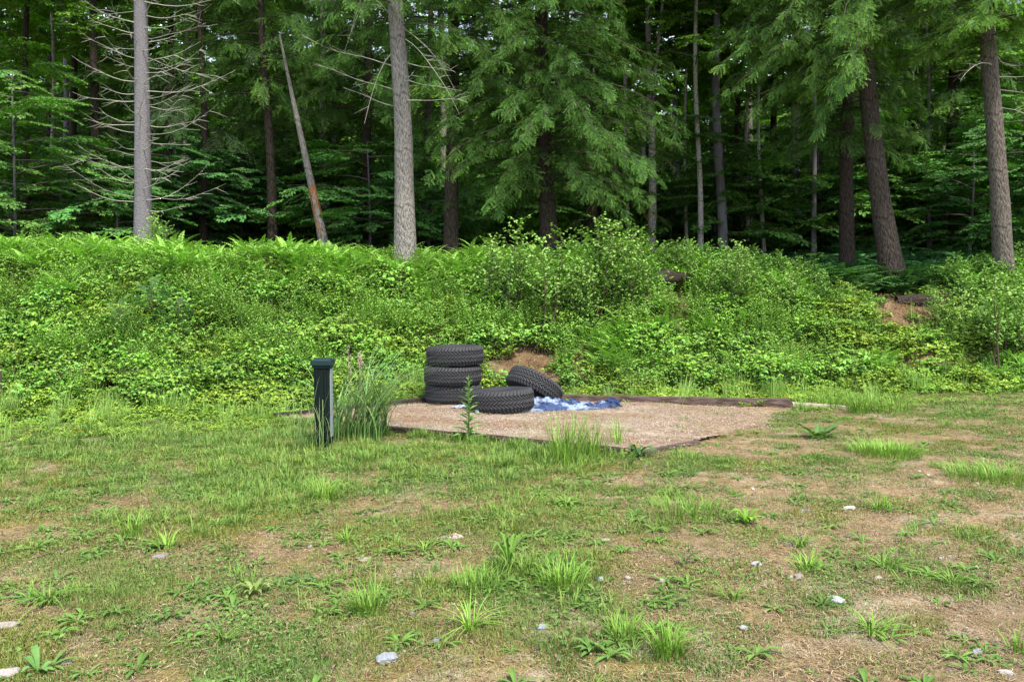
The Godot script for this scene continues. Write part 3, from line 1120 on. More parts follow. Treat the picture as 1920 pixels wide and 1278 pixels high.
func trees() -> void:
	var r: Array
	# the grey spruce with bare lower branches
	r = tree("spruce_tree", "pale grey spruce with whorls of long bare dead branches, behind the bank's left end", 270, 17.0, 262, 0, 0.325, 17.0, M.bark_grey, "", 0.01, 0.25)
	var list: Array = []
	for i in 78:
		var y := 1.3 + 6.2 * i / 78.0 + rf(-0.08, 0.08)
		var az: float = [0.1, PI - 0.1, 0.5, PI - 0.5, -0.35, 0.9, PI + 0.3, 1.7, -0.2][i % 9] + rf(-0.3, 0.3)
		var l := rf(0.7, 2.0) * (1.0 if cos(az) > 0 else 0.8)
		list.append([y, az, l, rf(-0.25, 0.05), rf(0.15, 0.5), rf(0.006, 0.013)])
	for i in 10:
		list.append([rf(1.2, 6.0), rf(0, TAU), rf(0.15, 0.4), rf(-0.1, 0.1), 0.1, 0.012])
	dead_branches(r[0], r[1], list, M.dead)
	conifer_crown(r[0], r[1], {"y0": 7.6, "h": 17.0, "reach": 2.3, "droop": 0.3, "meshes": [K.bough_dark], "size": 1.3, "gap": 0.3})
	# big central spruce
	r = tree("spruce_tree", "thick grey-brown trunk standing alone at the bank's crest above the tyre stack", 763, 16.4, 745, 60, 0.37, 18.0, M.bark_light, "", 0.03, 0.42)
	list = []
	for b in [[4.1, 3.3, 2.1, 0.25, 0.1, 0.012], [3.6, 3.0, 1.7, 0.32, -0.05, 0.012], [3.3, 3.5, 1.4, 0.3, 0.1, 0.011], [4.7, 0.3, 1.3, -0.35, -0.9, 0.011], [4.9, 0.1, 1.2, -0.3, -0.8, 0.01], [3.9, 0.2, 1.3, -0.35, 0.1, 0.013], [4.2, -0.2, 1.1, -0.1, 0.0, 0.014], [5.8, 2.9, 1.0, 0.1, -1.6, 0.011], [6.2, 2.6, 0.9, 0.1, -1.9, 0.011], [4.4, 2.8, 0.7, 0.1, -2.2, 0.014], [6.0, 0.6, 1.6, 0.2, 0.1, 0.013], [3.7, 1.2, 1.0, 0.0, 0.1, 0.013], [3.4, 0.4, 1.4, 0.05, -0.1, 0.012], [5.0, 1.9, 1.2, 0.1, 0.0, 0.012], [5.5, 3.4, 2.0, 0.1, -0.1, 0.012], [6.5, 1.5, 1.2, 0.0, -0.5, 0.012]]:
		list.append(b)
	dead_branches(r[0], r[1], list, M.dead)
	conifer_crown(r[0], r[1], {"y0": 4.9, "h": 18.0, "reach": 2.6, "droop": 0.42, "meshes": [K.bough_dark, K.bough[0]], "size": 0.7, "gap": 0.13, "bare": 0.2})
	# hemlock right of it, boughs hanging in front
	r = tree("hemlock_tree", "dark straight trunk of a hemlock just right of the thick grey-brown trunk", 848, 18.5, 848, 100, 0.3, 17.0, M.bark_dark)
	conifer_crown(r[0], r[1], {"y0": 4.0, "h": 17.0, "reach": 3.0, "droop": 0.42, "az": 1.0, "az_w": 1.8, "size": 0.46, "gap": 0.055, "tint": Color(0.95, 1.0, 0.9)})
	r = tree("hemlock_tree", "broad hemlock with drooping bright green boughs over the crest above the tarp", 1030, 18.6, 1015, 60, 0.36, 17.0, M.bark_dark)
	conifer_crown(r[0], r[1], {"y0": 1.8, "h": 17.0, "reach": 3.3, "droop": 0.42, "az": PI / 2, "az_w": 2.3, "size": 0.46, "gap": 0.042, "tint": Color(0.8, 0.84, 0.78)})
	# leaning hemlock on the right
	r = tree("hemlock_tree", "reddish-brown leaning trunk rooted where the bank dips at the dirt path", 1682, 17.3, 1622, 120, 0.39, 16.0, M.bark_red, "", 0.02, 0.5, 0.25)
	conifer_crown(r[0], r[1], {"y0": 4.5, "h": 16.0, "reach": 3.0, "droop": 0.5, "az": PI * 0.97, "az_w": 1.1, "size": 0.45, "gap": 0.05, "tint": Color(1.1, 1.1, 1.0)})
	conifer_crown(r[0], r[1], {"y0": 5.3, "h": 16.0, "reach": 2.4, "droop": 0.45, "az": 0.6, "az_w": 2.2, "size": 0.55, "gap": 0.09, "meshes": [K.bough_dark, K.bough[0]]})
	r = tree("hemlock_tree", "hemlock hung with fresh green boughs left of the leaning trunk", 1590, 19.0, 1590, 60, 0.3, 17.0, M.bark_dark)
	conifer_crown(r[0], r[1], {"y0": 3.2, "h": 17.0, "reach": 2.6, "droop": 0.48, "size": 0.5, "gap": 0.08})
	# far right spruce
	r = tree("spruce_tree", "stout grey-brown spruce trunk rising from the shrubs at the picture's right edge", 1890, 16.2, 1849, 30, 0.34, 17.0, M.bark_big, "", 0.012, 0.2)
	list = []
	for i in 12:
		list.append([rf(3.5, 6.8), rf(0, TAU), rf(0.5, 2.2), rf(-0.2, 0.1), rf(-0.5, 0.1), 0.013])
	dead_branches(r[0], r[1], list, M.dead)
	conifer_crown(r[0], r[1], {"y0": 5.0, "h": 17.0, "reach": 2.9, "droop": 0.35, "az": PI * 0.7, "az_w": 2.4, "size": 0.5, "gap": 0.06, "tint": Color(1.1, 1.1, 0.8)})
	# the leaning snag
	r = tree("dead_snag", "leaning barkless orange-brown snag left of the thick grey-brown trunk", 618, 18.5, 540, 140, 0.21, 5.4, M.bark_light, "", 0.01, 0.2)
	var lower := MB.new()
	var pp := PackedVector3Array()
	var pr := PackedFloat32Array()
	for i in 16:
		var y := -0.2 + 2.3 * i / 15.0
		pp.append(along(r[1], y))
		pr.append(0.118 * (1.0 - 0.22 * i / 15.0) - (0.02 if i == 15 else 0.0))
	lower.tube(pp, pr, 12, Color.WHITE, 2.0, 1.0, 0.07, 4)
	tag(part("bare_wood", lower.mesh(M.bark_snag), r[0]), "orange-brown bare wood of the lower trunk")
	# understorey pole trees and mid-distance trunks: [name, label, px, d, px2, py2, dia, h, bark, crown]
	var rows := [
		["birch_tree", "pale mottled birch forking halfway up, behind the stump pile", 1224, 22.0, 1218, 60, 0.21, 15.0, "bark_pale", "leafy"],
		["pole_tree", "thin grey sapling trunk just left of the forked birch", 1182, 22.5, 1168, 90, 0.12, 13.0, "bark_pale", "leafy"],
		["pole_tree", "dim slender trunk close behind the forked birch", 1212, 25.0, 1206, 120, 0.15, 14.0, "bark_pale", "leafy"],
		["pole_tree", "very slim pale straight trunk between the forked birch and the grey maple", 1312, 21.0, 1306, 10, 0.125, 14.0, "bark_pale", "leafy"],
		["maple_tree", "straight light grey maple trunk rising behind the lone crest sapling", 1354, 22.0, 1343, 30, 0.24, 16.0, "bark_grey", "leafy"],
		["pole_tree", "dark trunk shadowed just right of the light grey maple", 1384, 25.0, 1380, 100, 0.2, 15.0, "bark_dark", "leafy"],
		["pole_tree", "slim greyish trunk second to the right of the light grey maple", 1402, 24.0, 1402, 200, 0.11, 13.0, "bark_pale", "leafy"],
		["pole_tree", "short-looking brown trunk flecked with lichen right of the pale grey spruce", 382, 20.5, 380, 200, 0.17, 14.0, "bark_dark", "dark"],
		["hemlock_tree", "dark hemlock trunk midway between the pale spruce and the snag", 512, 20.0, 498, 150, 0.21, 16.0, "bark_dark", "hem"],
		["pole_tree", "pale trunk rising behind the leaning snag", 612, 23.0, 604, 110, 0.19, 15.0, "bark_pale", "hem"],
		["pole_tree", "thin pale trunk between the snag and the thick grey-brown trunk", 628, 26.0, 626, 150, 0.14, 14.0, "bark_pale", "leafy"],
		["maple_tree", "dark trunk nearest the picture's left edge", 46, 21.0, 50, 0, 0.17, 16.0, "bark_dark", "leafy"],
		["maple_tree", "black upright trunk second from the picture's left edge", 138, 24.0, 136, 60, 0.22, 17.0, "bark_dark", "leafy"],
		["maple_tree", "brownish trunk between the black trunk and the pale grey spruce", 172, 21.0, 178, 40, 0.22, 17.0, "bark_dark", "leafy"],
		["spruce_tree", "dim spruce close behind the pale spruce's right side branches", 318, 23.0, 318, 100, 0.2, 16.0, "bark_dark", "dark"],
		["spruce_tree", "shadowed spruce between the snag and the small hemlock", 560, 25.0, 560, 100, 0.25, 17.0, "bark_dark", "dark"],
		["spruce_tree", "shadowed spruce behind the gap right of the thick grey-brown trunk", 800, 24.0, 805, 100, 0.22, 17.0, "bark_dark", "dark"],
		["spruce_tree", "half dead brown-twigged spruce between broad hemlock and forked birch", 1110, 22.0, 1105, 100, 0.26, 17.0, "bark_dark", "dead"],
		["hemlock_tree", "dark hemlock deep behind the slim trunks right of the maple", 1452, 26.0, 1450, 150, 0.22, 16.0, "bark_dark", "dark"],
		["pole_tree", "thin dark trunk seen under the hanging boughs left of the leaning trunk", 1592, 25.0, 1588, 200, 0.16, 15.0, "bark_dark", "dark"],
		["pole_tree", "narrow dark trunk close to the left of the leaning trunk's foot", 1622, 23.0, 1624, 200, 0.13, 15.0, "bark_dark", "leafy"],
		["maple_tree", "dark trunk just right of the leaning trunk", 1720, 24.0, 1722, 100, 0.2, 16.0, "bark_dark", "leafy"],
		["hemlock_tree", "shaded hemlock midway between the leaning trunk and the right spruce", 1790, 22.0, 1786, 100, 0.22, 16.0, "bark_dark", "hem"],
		["pole_tree", "thinnest pale pole left of the slim pale straight trunk", 1288, 23.0, 1284, 60, 0.08, 12.0, "bark_pale", "leafy"],
		["pole_tree", "thin pale pole leaning slightly between the maple and the leaning trunk", 1432, 23.0, 1424, 200, 0.09, 12.0, "bark_pale", "leafy"],
		["pole_tree", "grey thin pole under the hanging boughs, right of the pale leaning pole", 1490, 25.0, 1490, 200, 0.12, 13.0, "bark_pale", "leafy"],
		["pole_tree", "grey pole in the shade halfway to the leaning trunk", 1530, 22.0, 1526, 200, 0.11, 13.0, "bark_grey", "leafy"],
		["pole_tree", "thin grey pole close behind the leaning trunk's right side", 1745, 22.0, 1740, 200, 0.09, 12.0, "bark_grey", "leafy"],
		["pole_tree", "thin pale pole between the black trunk and leftmost dark trunk", 98, 22.5, 96, 100, 0.1, 13.0, "bark_pale", "leafy"],
		["pole_tree", "thin grey pole between the dim spruce and lichened brown trunk", 350, 24.0, 348, 100, 0.1, 13.0, "bark_pale", "leafy"],
		["pole_tree", "thin pale pole just left of the snag's foot", 575, 24.0, 574, 100, 0.1, 13.0, "bark_pale", "leafy"],
		["maple_tree", "leafy maple behind the right edge spruce", 1935, 21.0, 1930, 100, 0.22, 16.0, "bark_dark", "leafy"],
		["maple_tree", "leafy maple beyond the left edge of the clearing", -60, 19.0, -50, 0, 0.22, 16.0, "bark_dark", "leafy"],
		["hemlock_tree", "hemlock screening the gap between thick trunk and snag high up", 690, 21.5, 690, 60, 0.24, 17.0, "bark_dark", "hem"],
		["maple_tree", "bright green maple filling the sky gap above the forked birch", 1270, 27.0, 1268, 60, 0.22, 17.0, "bark_grey", "leafy"],
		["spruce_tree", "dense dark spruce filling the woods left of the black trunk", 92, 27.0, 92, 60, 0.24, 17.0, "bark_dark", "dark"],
	]
	for w in rows:
		r = tree(w[0], w[1], w[2], w[3], w[4], w[5], w[6], w[7], M[w[8]], "", 0.04, 0.25)
		crown(w[9], r, w[7])
		if w[1].begins_with("pale mottled"):
			var f := MB.new()
			var s := along(r[1], 4.4)
			var pts := PackedVector3Array()
			var rr := PackedFloat32Array()
			for i in 8:
				pts.append(s + Vector3(0.06 * i + 0.01 * i * i * 0.3, i * 0.8, 0.05 * i))
				rr.append(0.065 - i * 0.006)
			f.tube(pts, rr, 8, Color.WHITE, 1.0, 1.0)
			part("forked_stem", f.mesh(M.bark_pale), r[0])
	# deeper woods: trunks one can still tell from each other only by where they stand
	var deep := 0
	for row in [[30.0, 2.9], [36.0, 3.6], [44.0, 4.6]]:
		var d: float = row[0]
		var x := -0.74 * d
		while x < 0.74 * d:
			var dd := d + rf(-2.5, 2.5)
			var xx: float = x + rf(-0.35, 0.35) * row[1]
			var o := thing("forest_tree", deep_label(960.0 + xx / dd * F, d), "tree", Vector3(xx, height(xx, -dd), -dd), "trees deep in the woods")
			var hh := rf(15, 20)
			var path := trunk_path(Vector3.ZERO, Vector3(rf(-0.4, 0.4), 10, rf(-0.4, 0.4)), hh, 0.05)
			trunk(o, path, rf(0.08, 0.16), hh, 0.2, [M.bark_dark, M.bark_dark, M.bark_grey, M.bark_pale][deep % 4], 8)
			if deep % 3 == 0:
				conifer_crown(o, path, {"y0": rf(2.0, 4.0), "h": hh, "reach": 3.0, "droop": 0.35, "meshes": [K.bough_dark], "size": 2.0, "gap": 0.35})
			else:
				leafy_crown(o, path, {"y0": rf(3.5, 6.0), "h": hh, "reach": 3.0, "size": 1.7, "gap": 1.4 if xx / dd > 0.17 and xx / dd < 0.29 else 0.55})
			deep += 1
			x += row[1]

var told := {}
func deep_label(px: float, d: float) -> String:
	var marks := [[-40, "left edge of the woods"], [46, "leftmost dark trunk"], [138, "black upright trunk at left"], [270, "pale grey spruce"], [382, "lichened brown trunk"], [512, "hemlock midway to the snag"], [618, "leaning snag"], [763, "thick grey-brown trunk"], [848, "dark straight hemlock trunk"], [1030, "broad green hemlock"], [1110, "brown-twigged spruce"], [1224, "forked birch"], [1312, "slim pale straight trunk"], [1354, "light grey maple trunk"], [1452, "dark hemlock right of the maple"], [1590, "hemlock left of the leaning trunk"], [1665, "leaning trunk"], [1786, "shaded hemlock by the right spruce"], [1875, "stout spruce at the right edge"], [1990, "right edge of the woods"]]
	var best: Array = marks[0]
	for m in marks:
		if absf(px - m[0]) < absf(px - best[0]): best = m
	var far: String = "nearer deep" if d < 33.0 else ("distant" if d < 40.0 else "farthest")
	var l := "%s woodland tree behind and %s the %s" % [far, "left of" if px < best[0] else "right of", best[1]]
	told[l] = told.get(l, 0) + 1
	if told[l] == 2: l = l.replace("woodland tree", "thin second woodland tree")
	return l

func crown(kind: String, r: Array, h: float) -> void:
	match kind:
		"leafy": leafy_crown(r[0], r[1], {"y0": rf(4.6, 6.0), "h": h, "reach": 2.3, "size": 1.0, "gap": 0.36})
		"hem": conifer_crown(r[0], r[1], {"y0": rf(3.6, 4.4), "h": h, "reach": 2.8, "droop": 0.42, "size": 0.55, "gap": 0.1})
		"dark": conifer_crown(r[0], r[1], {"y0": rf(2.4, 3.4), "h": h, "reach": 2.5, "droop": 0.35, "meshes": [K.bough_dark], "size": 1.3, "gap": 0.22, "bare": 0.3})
		"dead": conifer_crown(r[0], r[1], {"y0": 1.5, "h": h, "reach": 2.4, "droop": 0.3, "meshes": [K.bough_dark], "size": 1.2, "gap": 0.14, "bare": 0.75, "tint": Color(1.3, 0.85, 0.9)})

func understory() -> void:
	# young beeches and maples with leaves in layers
	var rows := [
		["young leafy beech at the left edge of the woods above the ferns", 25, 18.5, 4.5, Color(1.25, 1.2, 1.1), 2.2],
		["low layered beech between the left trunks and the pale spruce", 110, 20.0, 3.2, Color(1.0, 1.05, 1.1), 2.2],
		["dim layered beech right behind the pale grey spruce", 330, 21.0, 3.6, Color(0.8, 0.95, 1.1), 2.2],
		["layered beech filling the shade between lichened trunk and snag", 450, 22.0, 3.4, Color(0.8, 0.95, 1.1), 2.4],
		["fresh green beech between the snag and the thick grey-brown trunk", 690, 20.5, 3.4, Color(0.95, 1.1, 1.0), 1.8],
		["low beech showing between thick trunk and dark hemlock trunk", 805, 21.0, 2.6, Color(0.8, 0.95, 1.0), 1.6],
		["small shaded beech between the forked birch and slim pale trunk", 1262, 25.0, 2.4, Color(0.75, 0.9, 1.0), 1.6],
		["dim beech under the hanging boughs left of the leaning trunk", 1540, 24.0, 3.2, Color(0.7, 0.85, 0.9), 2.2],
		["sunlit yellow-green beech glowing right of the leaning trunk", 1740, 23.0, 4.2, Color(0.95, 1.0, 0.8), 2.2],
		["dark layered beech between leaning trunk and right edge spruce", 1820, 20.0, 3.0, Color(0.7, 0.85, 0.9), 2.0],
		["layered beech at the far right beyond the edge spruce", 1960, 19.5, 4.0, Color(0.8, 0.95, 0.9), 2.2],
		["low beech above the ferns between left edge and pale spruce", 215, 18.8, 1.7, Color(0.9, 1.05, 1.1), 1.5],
	]
	for w in rows:
		var r := tree("beech_sapling", w[0], w[1], w[2], w[1], 200, 0.06, w[3], M.bark_grey, "", 0.06, 0.1)
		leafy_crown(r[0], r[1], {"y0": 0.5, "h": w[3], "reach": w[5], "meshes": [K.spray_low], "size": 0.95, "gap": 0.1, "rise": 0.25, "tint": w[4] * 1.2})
	# brush that nobody could count
	var low := Inst.new()
	var far := Inst.new()
	var conif := Inst.new()
	for i in 11000:
		var d := rf(21.0, 62.0)
		var x := rf(-0.75, 0.75) * d
		var lay := n_patch.get_noise_3d(x * 0.7, d * 0.7, 3.0)
		var y := height(x, -d) + rf(0.2, 2.4) + maxf(0.0, lay + 0.25) * rf(0, 7.0)
		var a := rf(0, TAU)
		var sc := rf(1.0, 1.8)
		var b := Basis.from_euler(Vector3(rf(-0.25, 0.35), a, rf(-0.25, 0.25))).scaled(Vector3.ONE * sc)
		var k := rf(0.6, 1.15)
		low.put(b, Vector3(x, y, -d), Color(k * 1.2, k * 1.25, k * 1.05))
	for i in 17000:
		var d := rf(48.0, 85.0)
		var x := rf(-0.8, 0.8) * d
		var y := height(x, -d) + rf(0.3, 18.0) * rf(0.5, 1.0)
		if n_patch.get_noise_3d(x * 0.25, y * 0.35, d * 0.2) < -0.4 and y > 9.0:
			continue
		if x / d > 0.18 and x / d < 0.28 and (y - 1.6) / d > 0.22 and rf(0, 1) < 0.8:
			continue
		var b := Basis.from_euler(Vector3(rf(-0.3, 0.5), rf(0, TAU), rf(-0.3, 0.3))).scaled(Vector3.ONE * rf(2.4, 4.0))
		var k := rf(0.7, 1.2)
		if i % 3 == 0:
			conif.put(b, Vector3(x, y, -d), Color(k, k, k))
		else:
			far.put(b, Vector3(x, y, -d), Color(k, k, k))
	tag(mass("forest_brush", low, K.spray_low), "shaded leafy brush filling the woods between the trunks", "brush")
	tag(mass("distant_foliage", far, K.spray[0]), "far green leaf canopy closing the woods behind the trunks", "foliage")
	tag(mass("distant_needles", conif, K.bough_dark), "far dark needle boughs closing the woods behind the trunks", "foliage")

# ------------------------------------------------------------------ the bank
func bank_cover() -> void:
	var fern: Array = [Inst.new(), Inst.new(), Inst.new()]
	var shade := Inst.new()
	var br: Array = [Inst.new(), Inst.new(), Inst.new(), Inst.new()]
	var sm: Array = [Inst.new(), Inst.new(), Inst.new()]
	var sap: Array = [Inst.new(), Inst.new(), Inst.new()]
	var tall := Inst.new()
	var litter := Inst.new()
	var stk: Array = [Inst.new(), Inst.new()]
	for i in 62000:
		var x := rf(-14.0, 13.0)
		var t := rf(-0.45, 1.35)
		var z := -(toe(x) + t * run(x))
		if absf(x) > 0.68 * -z + 2.5:
			continue
		var p := Vector3(x, height(x, z) - 0.02, z)
		var a := n_patch.get_noise_2d(x * 1.1, z * 1.6)
		var b := n_patch.get_noise_2d(x * 2.6 + 90.0, z * 2.6)
		if t < 0.0 and (in_pad(x, z) or rf(0, 1) > 0.55 + t * 1.3 + b * 0.8 or x > 5.5):
			continue
		# how much grows here: bare dirt on the path and in the scrapes above the pad
		var bare := 0.0
		bare = maxf(bare, 1.7 + b * 0.5 - Vector2((x - 7.6 - (t - 0.5) * 0.5) / 0.72, (t - 0.85) / 0.33).length())
		bare = maxf(bare, 1.5 - Vector2((x - 3.3) / 0.4, (t - 0.68) / 0.14).length())
		var thin := 0.0
		if x > 5.4:
			thin = clampf((x - 5.4) / 1.2, 0, 1) * clampf((0.52 - t) * 6.0, 0, 1)
			if rf(0, 1) < thin * 0.72:
				continue
		bare = maxf(bare, 1.5 - Vector2((x - 0.25) / 0.8, (t - 0.26) / 0.17).length())
		bare = maxf(bare, 1.35 - Vector2((x - 1.2) / 0.4, (t - 0.24) / 0.16).length())
		bare = maxf(bare, 0.75 - Vector2((x - 7.6) / 1.6, (t - 0.3) / 0.16).length())
		bare = maxf(bare, 0.8 - Vector2((x + 6.2) / 0.35, (t - 0.1) / 0.2).length())
		if rf(0, 1) < bare * 1.05:
			if rf(0, 1) < 0.5:
				litter.put(Basis(Vector3.UP, rf(0, TAU)), p + Vector3(0, 0.03, 0), Color.WHITE)
			continue
		if x > -0.7 and x < 1.7 and t < 0.18 and rf(0, 1) < 0.7:
			continue
		if x > 5.2 and x < 9.0 and t > 0.55 and rf(0, 1) < 0.35:
			continue
		var yaw := Basis(Vector3.UP, rf(0, TAU)) * Basis(Vector3.RIGHT, rf(0.0, 0.25))
		var k := rf(0.7, 1.2) * (1.0 + a * 0.4)
		var crest_fern := 0.0
		if x < 0.3:
			crest_fern = clampf((t - 0.8 + b * 0.5 + a * 0.3) * 4.0, 0, 0.9)
		else:
			crest_fern = 0.0 if x > 6.0 and x < 9.2 else clampf((t - 0.6 + b * 0.6) * 1.8, 0, 0.55)
		# light fern patches lower down
		crest_fern = maxf(crest_fern, 0.85 - Vector2((x - 1.75) / 0.75, (t - 0.32) / 0.2).length())
		crest_fern = maxf(crest_fern, 0.5 - Vector2((x - 6.4) / 0.8, (t - 0.25) / 0.2).length())
		crest_fern = maxf(crest_fern, 0.6 - Vector2((x - 9.3) / 1.2, (t - 0.2) / 0.2).length())
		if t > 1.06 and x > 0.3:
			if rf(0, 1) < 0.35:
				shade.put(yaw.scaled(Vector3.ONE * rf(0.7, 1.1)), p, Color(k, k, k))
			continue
		if rf(0, 1) < crest_fern:
			if rf(0, 1) < 0.3:
				continue
			var s := rf(0.5, 0.9)
			fern[rng.randi() % 3].put(yaw.scaled(Vector3(s, s * rf(0.8, 1.15), s)), p, Color(k, k, k))
			continue
		var shrub := clampf((t - 0.55) * 3.0, 0, 1) * clampf((x - 0.2 + b * 2.0) / 1.5, 0, 1) * (0.0 if x > 6.3 and x < 8.6 else 1.0)
		if rf(0, 1) < shrub * 0.22:
			var s := rf(0.35, 0.8)
			sap[rng.randi() % 3].put(yaw.scaled(Vector3.ONE * s), p, Color(k * 0.8, k * 0.9, k * 0.8))
			continue
		var kind := n_patch.get_noise_2d(x * 1.9 + 300.0, z * 2.4)
		if kind + rf(-0.12, 0.12) > 0.1 and t > 0.12 and x < 5.8:
			if rf(0, 1) < 0.55:
				var s := rf(0.6, 1.15) * clampf(0.6 + t, 0.6, 1.0)
				stk[rng.randi() % 2].put(yaw.scaled(Vector3.ONE * s), p, Color(k, k, k * 1.1))
			continue
		if n_patch.get_noise_2d(x * 3.3 - 70.0, z * 4.5) > 0.2 and rf(0, 1) < 0.8:
			continue
		var low := clampf(0.62 - t * 1.1 + b * 0.9 + (0.35 if x < -1.0 else -0.05), 0.05, 1.0)
		if x > 0.5 and x < 6.0 and t > 0.3:
			low *= 0.3
		low = maxf(low, thin)
		if x > 5.9 and x < 9.0 and t > 0.4: low = 1.0
		if rf(0, 1) < low:
			var s := rf(0.8, 1.4) * clampf(0.75 + t * 1.5, 0.4, 1.0) * (1.0 + b * 0.5)
			var yel := clampf(0.5 + b * 1.4, 0, 1)
			sm[rng.randi() % 3].put(yaw.scaled(Vector3.ONE * s), p, Color(k * lerpf(0.75, 1.15, yel), k * lerpf(0.9, 1.02, yel), k))
		else:
			if rf(0, 1) < 0.4 - a * 0.9 or t < 0.06:
				continue
			var s := rf(0.75, 1.3) * (1.0 + a * 0.7)
			br[rng.randi() % 4].put(yaw.scaled(Vector3.ONE * s), p, Color(k * rf(0.8, 1.15), k, k * rf(0.85, 1.2)))
		if rf(0, 1) < 0.10:
			tall.put(yaw.scaled(Vector3.ONE * rf(0.8, 1.5)), p, Color(k * 1.1, k * 1.1, k))
	for i in 3:
		tag(mass("bank_ferns", fern[i], K.fern[i]), ["light green fern carpet along the crest of the bank", "yellow-green fern fronds on the crest and lower bank", "fine feathery ferns mixed through the bank's crest"][i], "ferns")
		tag(mass("bank_creepers", sm[i], K.small[i]), ["low yellow-green leaf mat on the lower bank", "small-leaved yellow-green creepers along the foot of the bank", "bright little-leaved ground plants between the brambles"][i], "plants")
		if i < 2: tag(mass("bank_stalks", stk[i], K.stalks[i]), ["upright narrow-leaved green stalks in patches on the bank", "leafy goldenrod-like stalks among the brambles"][i], "weeds")
		tag(mass("bank_saplings", sap[i], K.sap[i]), ["thin leafy shoots along the upper bank", "pale-leaved shoots crowding the bank's shoulder", "whippy light green shoots among the brambles"][i], "shoots")
	for i in 4:
		tag(mass("bank_brambles", br[i], K.bramble[i]), ["dense green bramble leaves over the middle of the bank", "tangled bramble leaves on the face of the bank", "glossy bramble growth above the pad", "arching bramble stems all over the bank"][i], "brambles")
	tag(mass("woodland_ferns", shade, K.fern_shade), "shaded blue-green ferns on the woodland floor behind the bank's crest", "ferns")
	tag(mass("bank_grass", tall, K.tall[0]), "scattered long grass stems on the bank", "grass")
	tag(mass("bank_litter", litter, K.dead_leaves), "dry brown leaves on the bare dirt of the bank", "leaf litter")
	# more ferns on the woodland floor, right
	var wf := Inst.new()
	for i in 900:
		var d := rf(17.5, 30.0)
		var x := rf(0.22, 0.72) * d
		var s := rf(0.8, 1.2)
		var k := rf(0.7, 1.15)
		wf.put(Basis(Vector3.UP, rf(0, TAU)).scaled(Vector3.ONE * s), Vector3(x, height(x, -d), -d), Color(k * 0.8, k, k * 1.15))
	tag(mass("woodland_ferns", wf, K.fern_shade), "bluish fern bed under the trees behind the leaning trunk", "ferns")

# ------------------------------------------------------------------ open ground cover
func in_pad(x: float, z: float) -> bool:
	return Geometry2D.is_point_in_polygon(Vector2(x, z), pad_poly)

func bareness(x: float, z: float) -> float:
	var a := n_patch.get_noise_2d(x * 0.9 + 500.0, z * 1.5)
	var b := n_patch.get_noise_2d(x * 3.1 + 700.0, z * 4.0)
	return clampf(0.22 + clampf((x - 0.2) / 3.0, -0.1, 0.55) + a * 1.2 + b * 1.1, 0.0, 1.0)

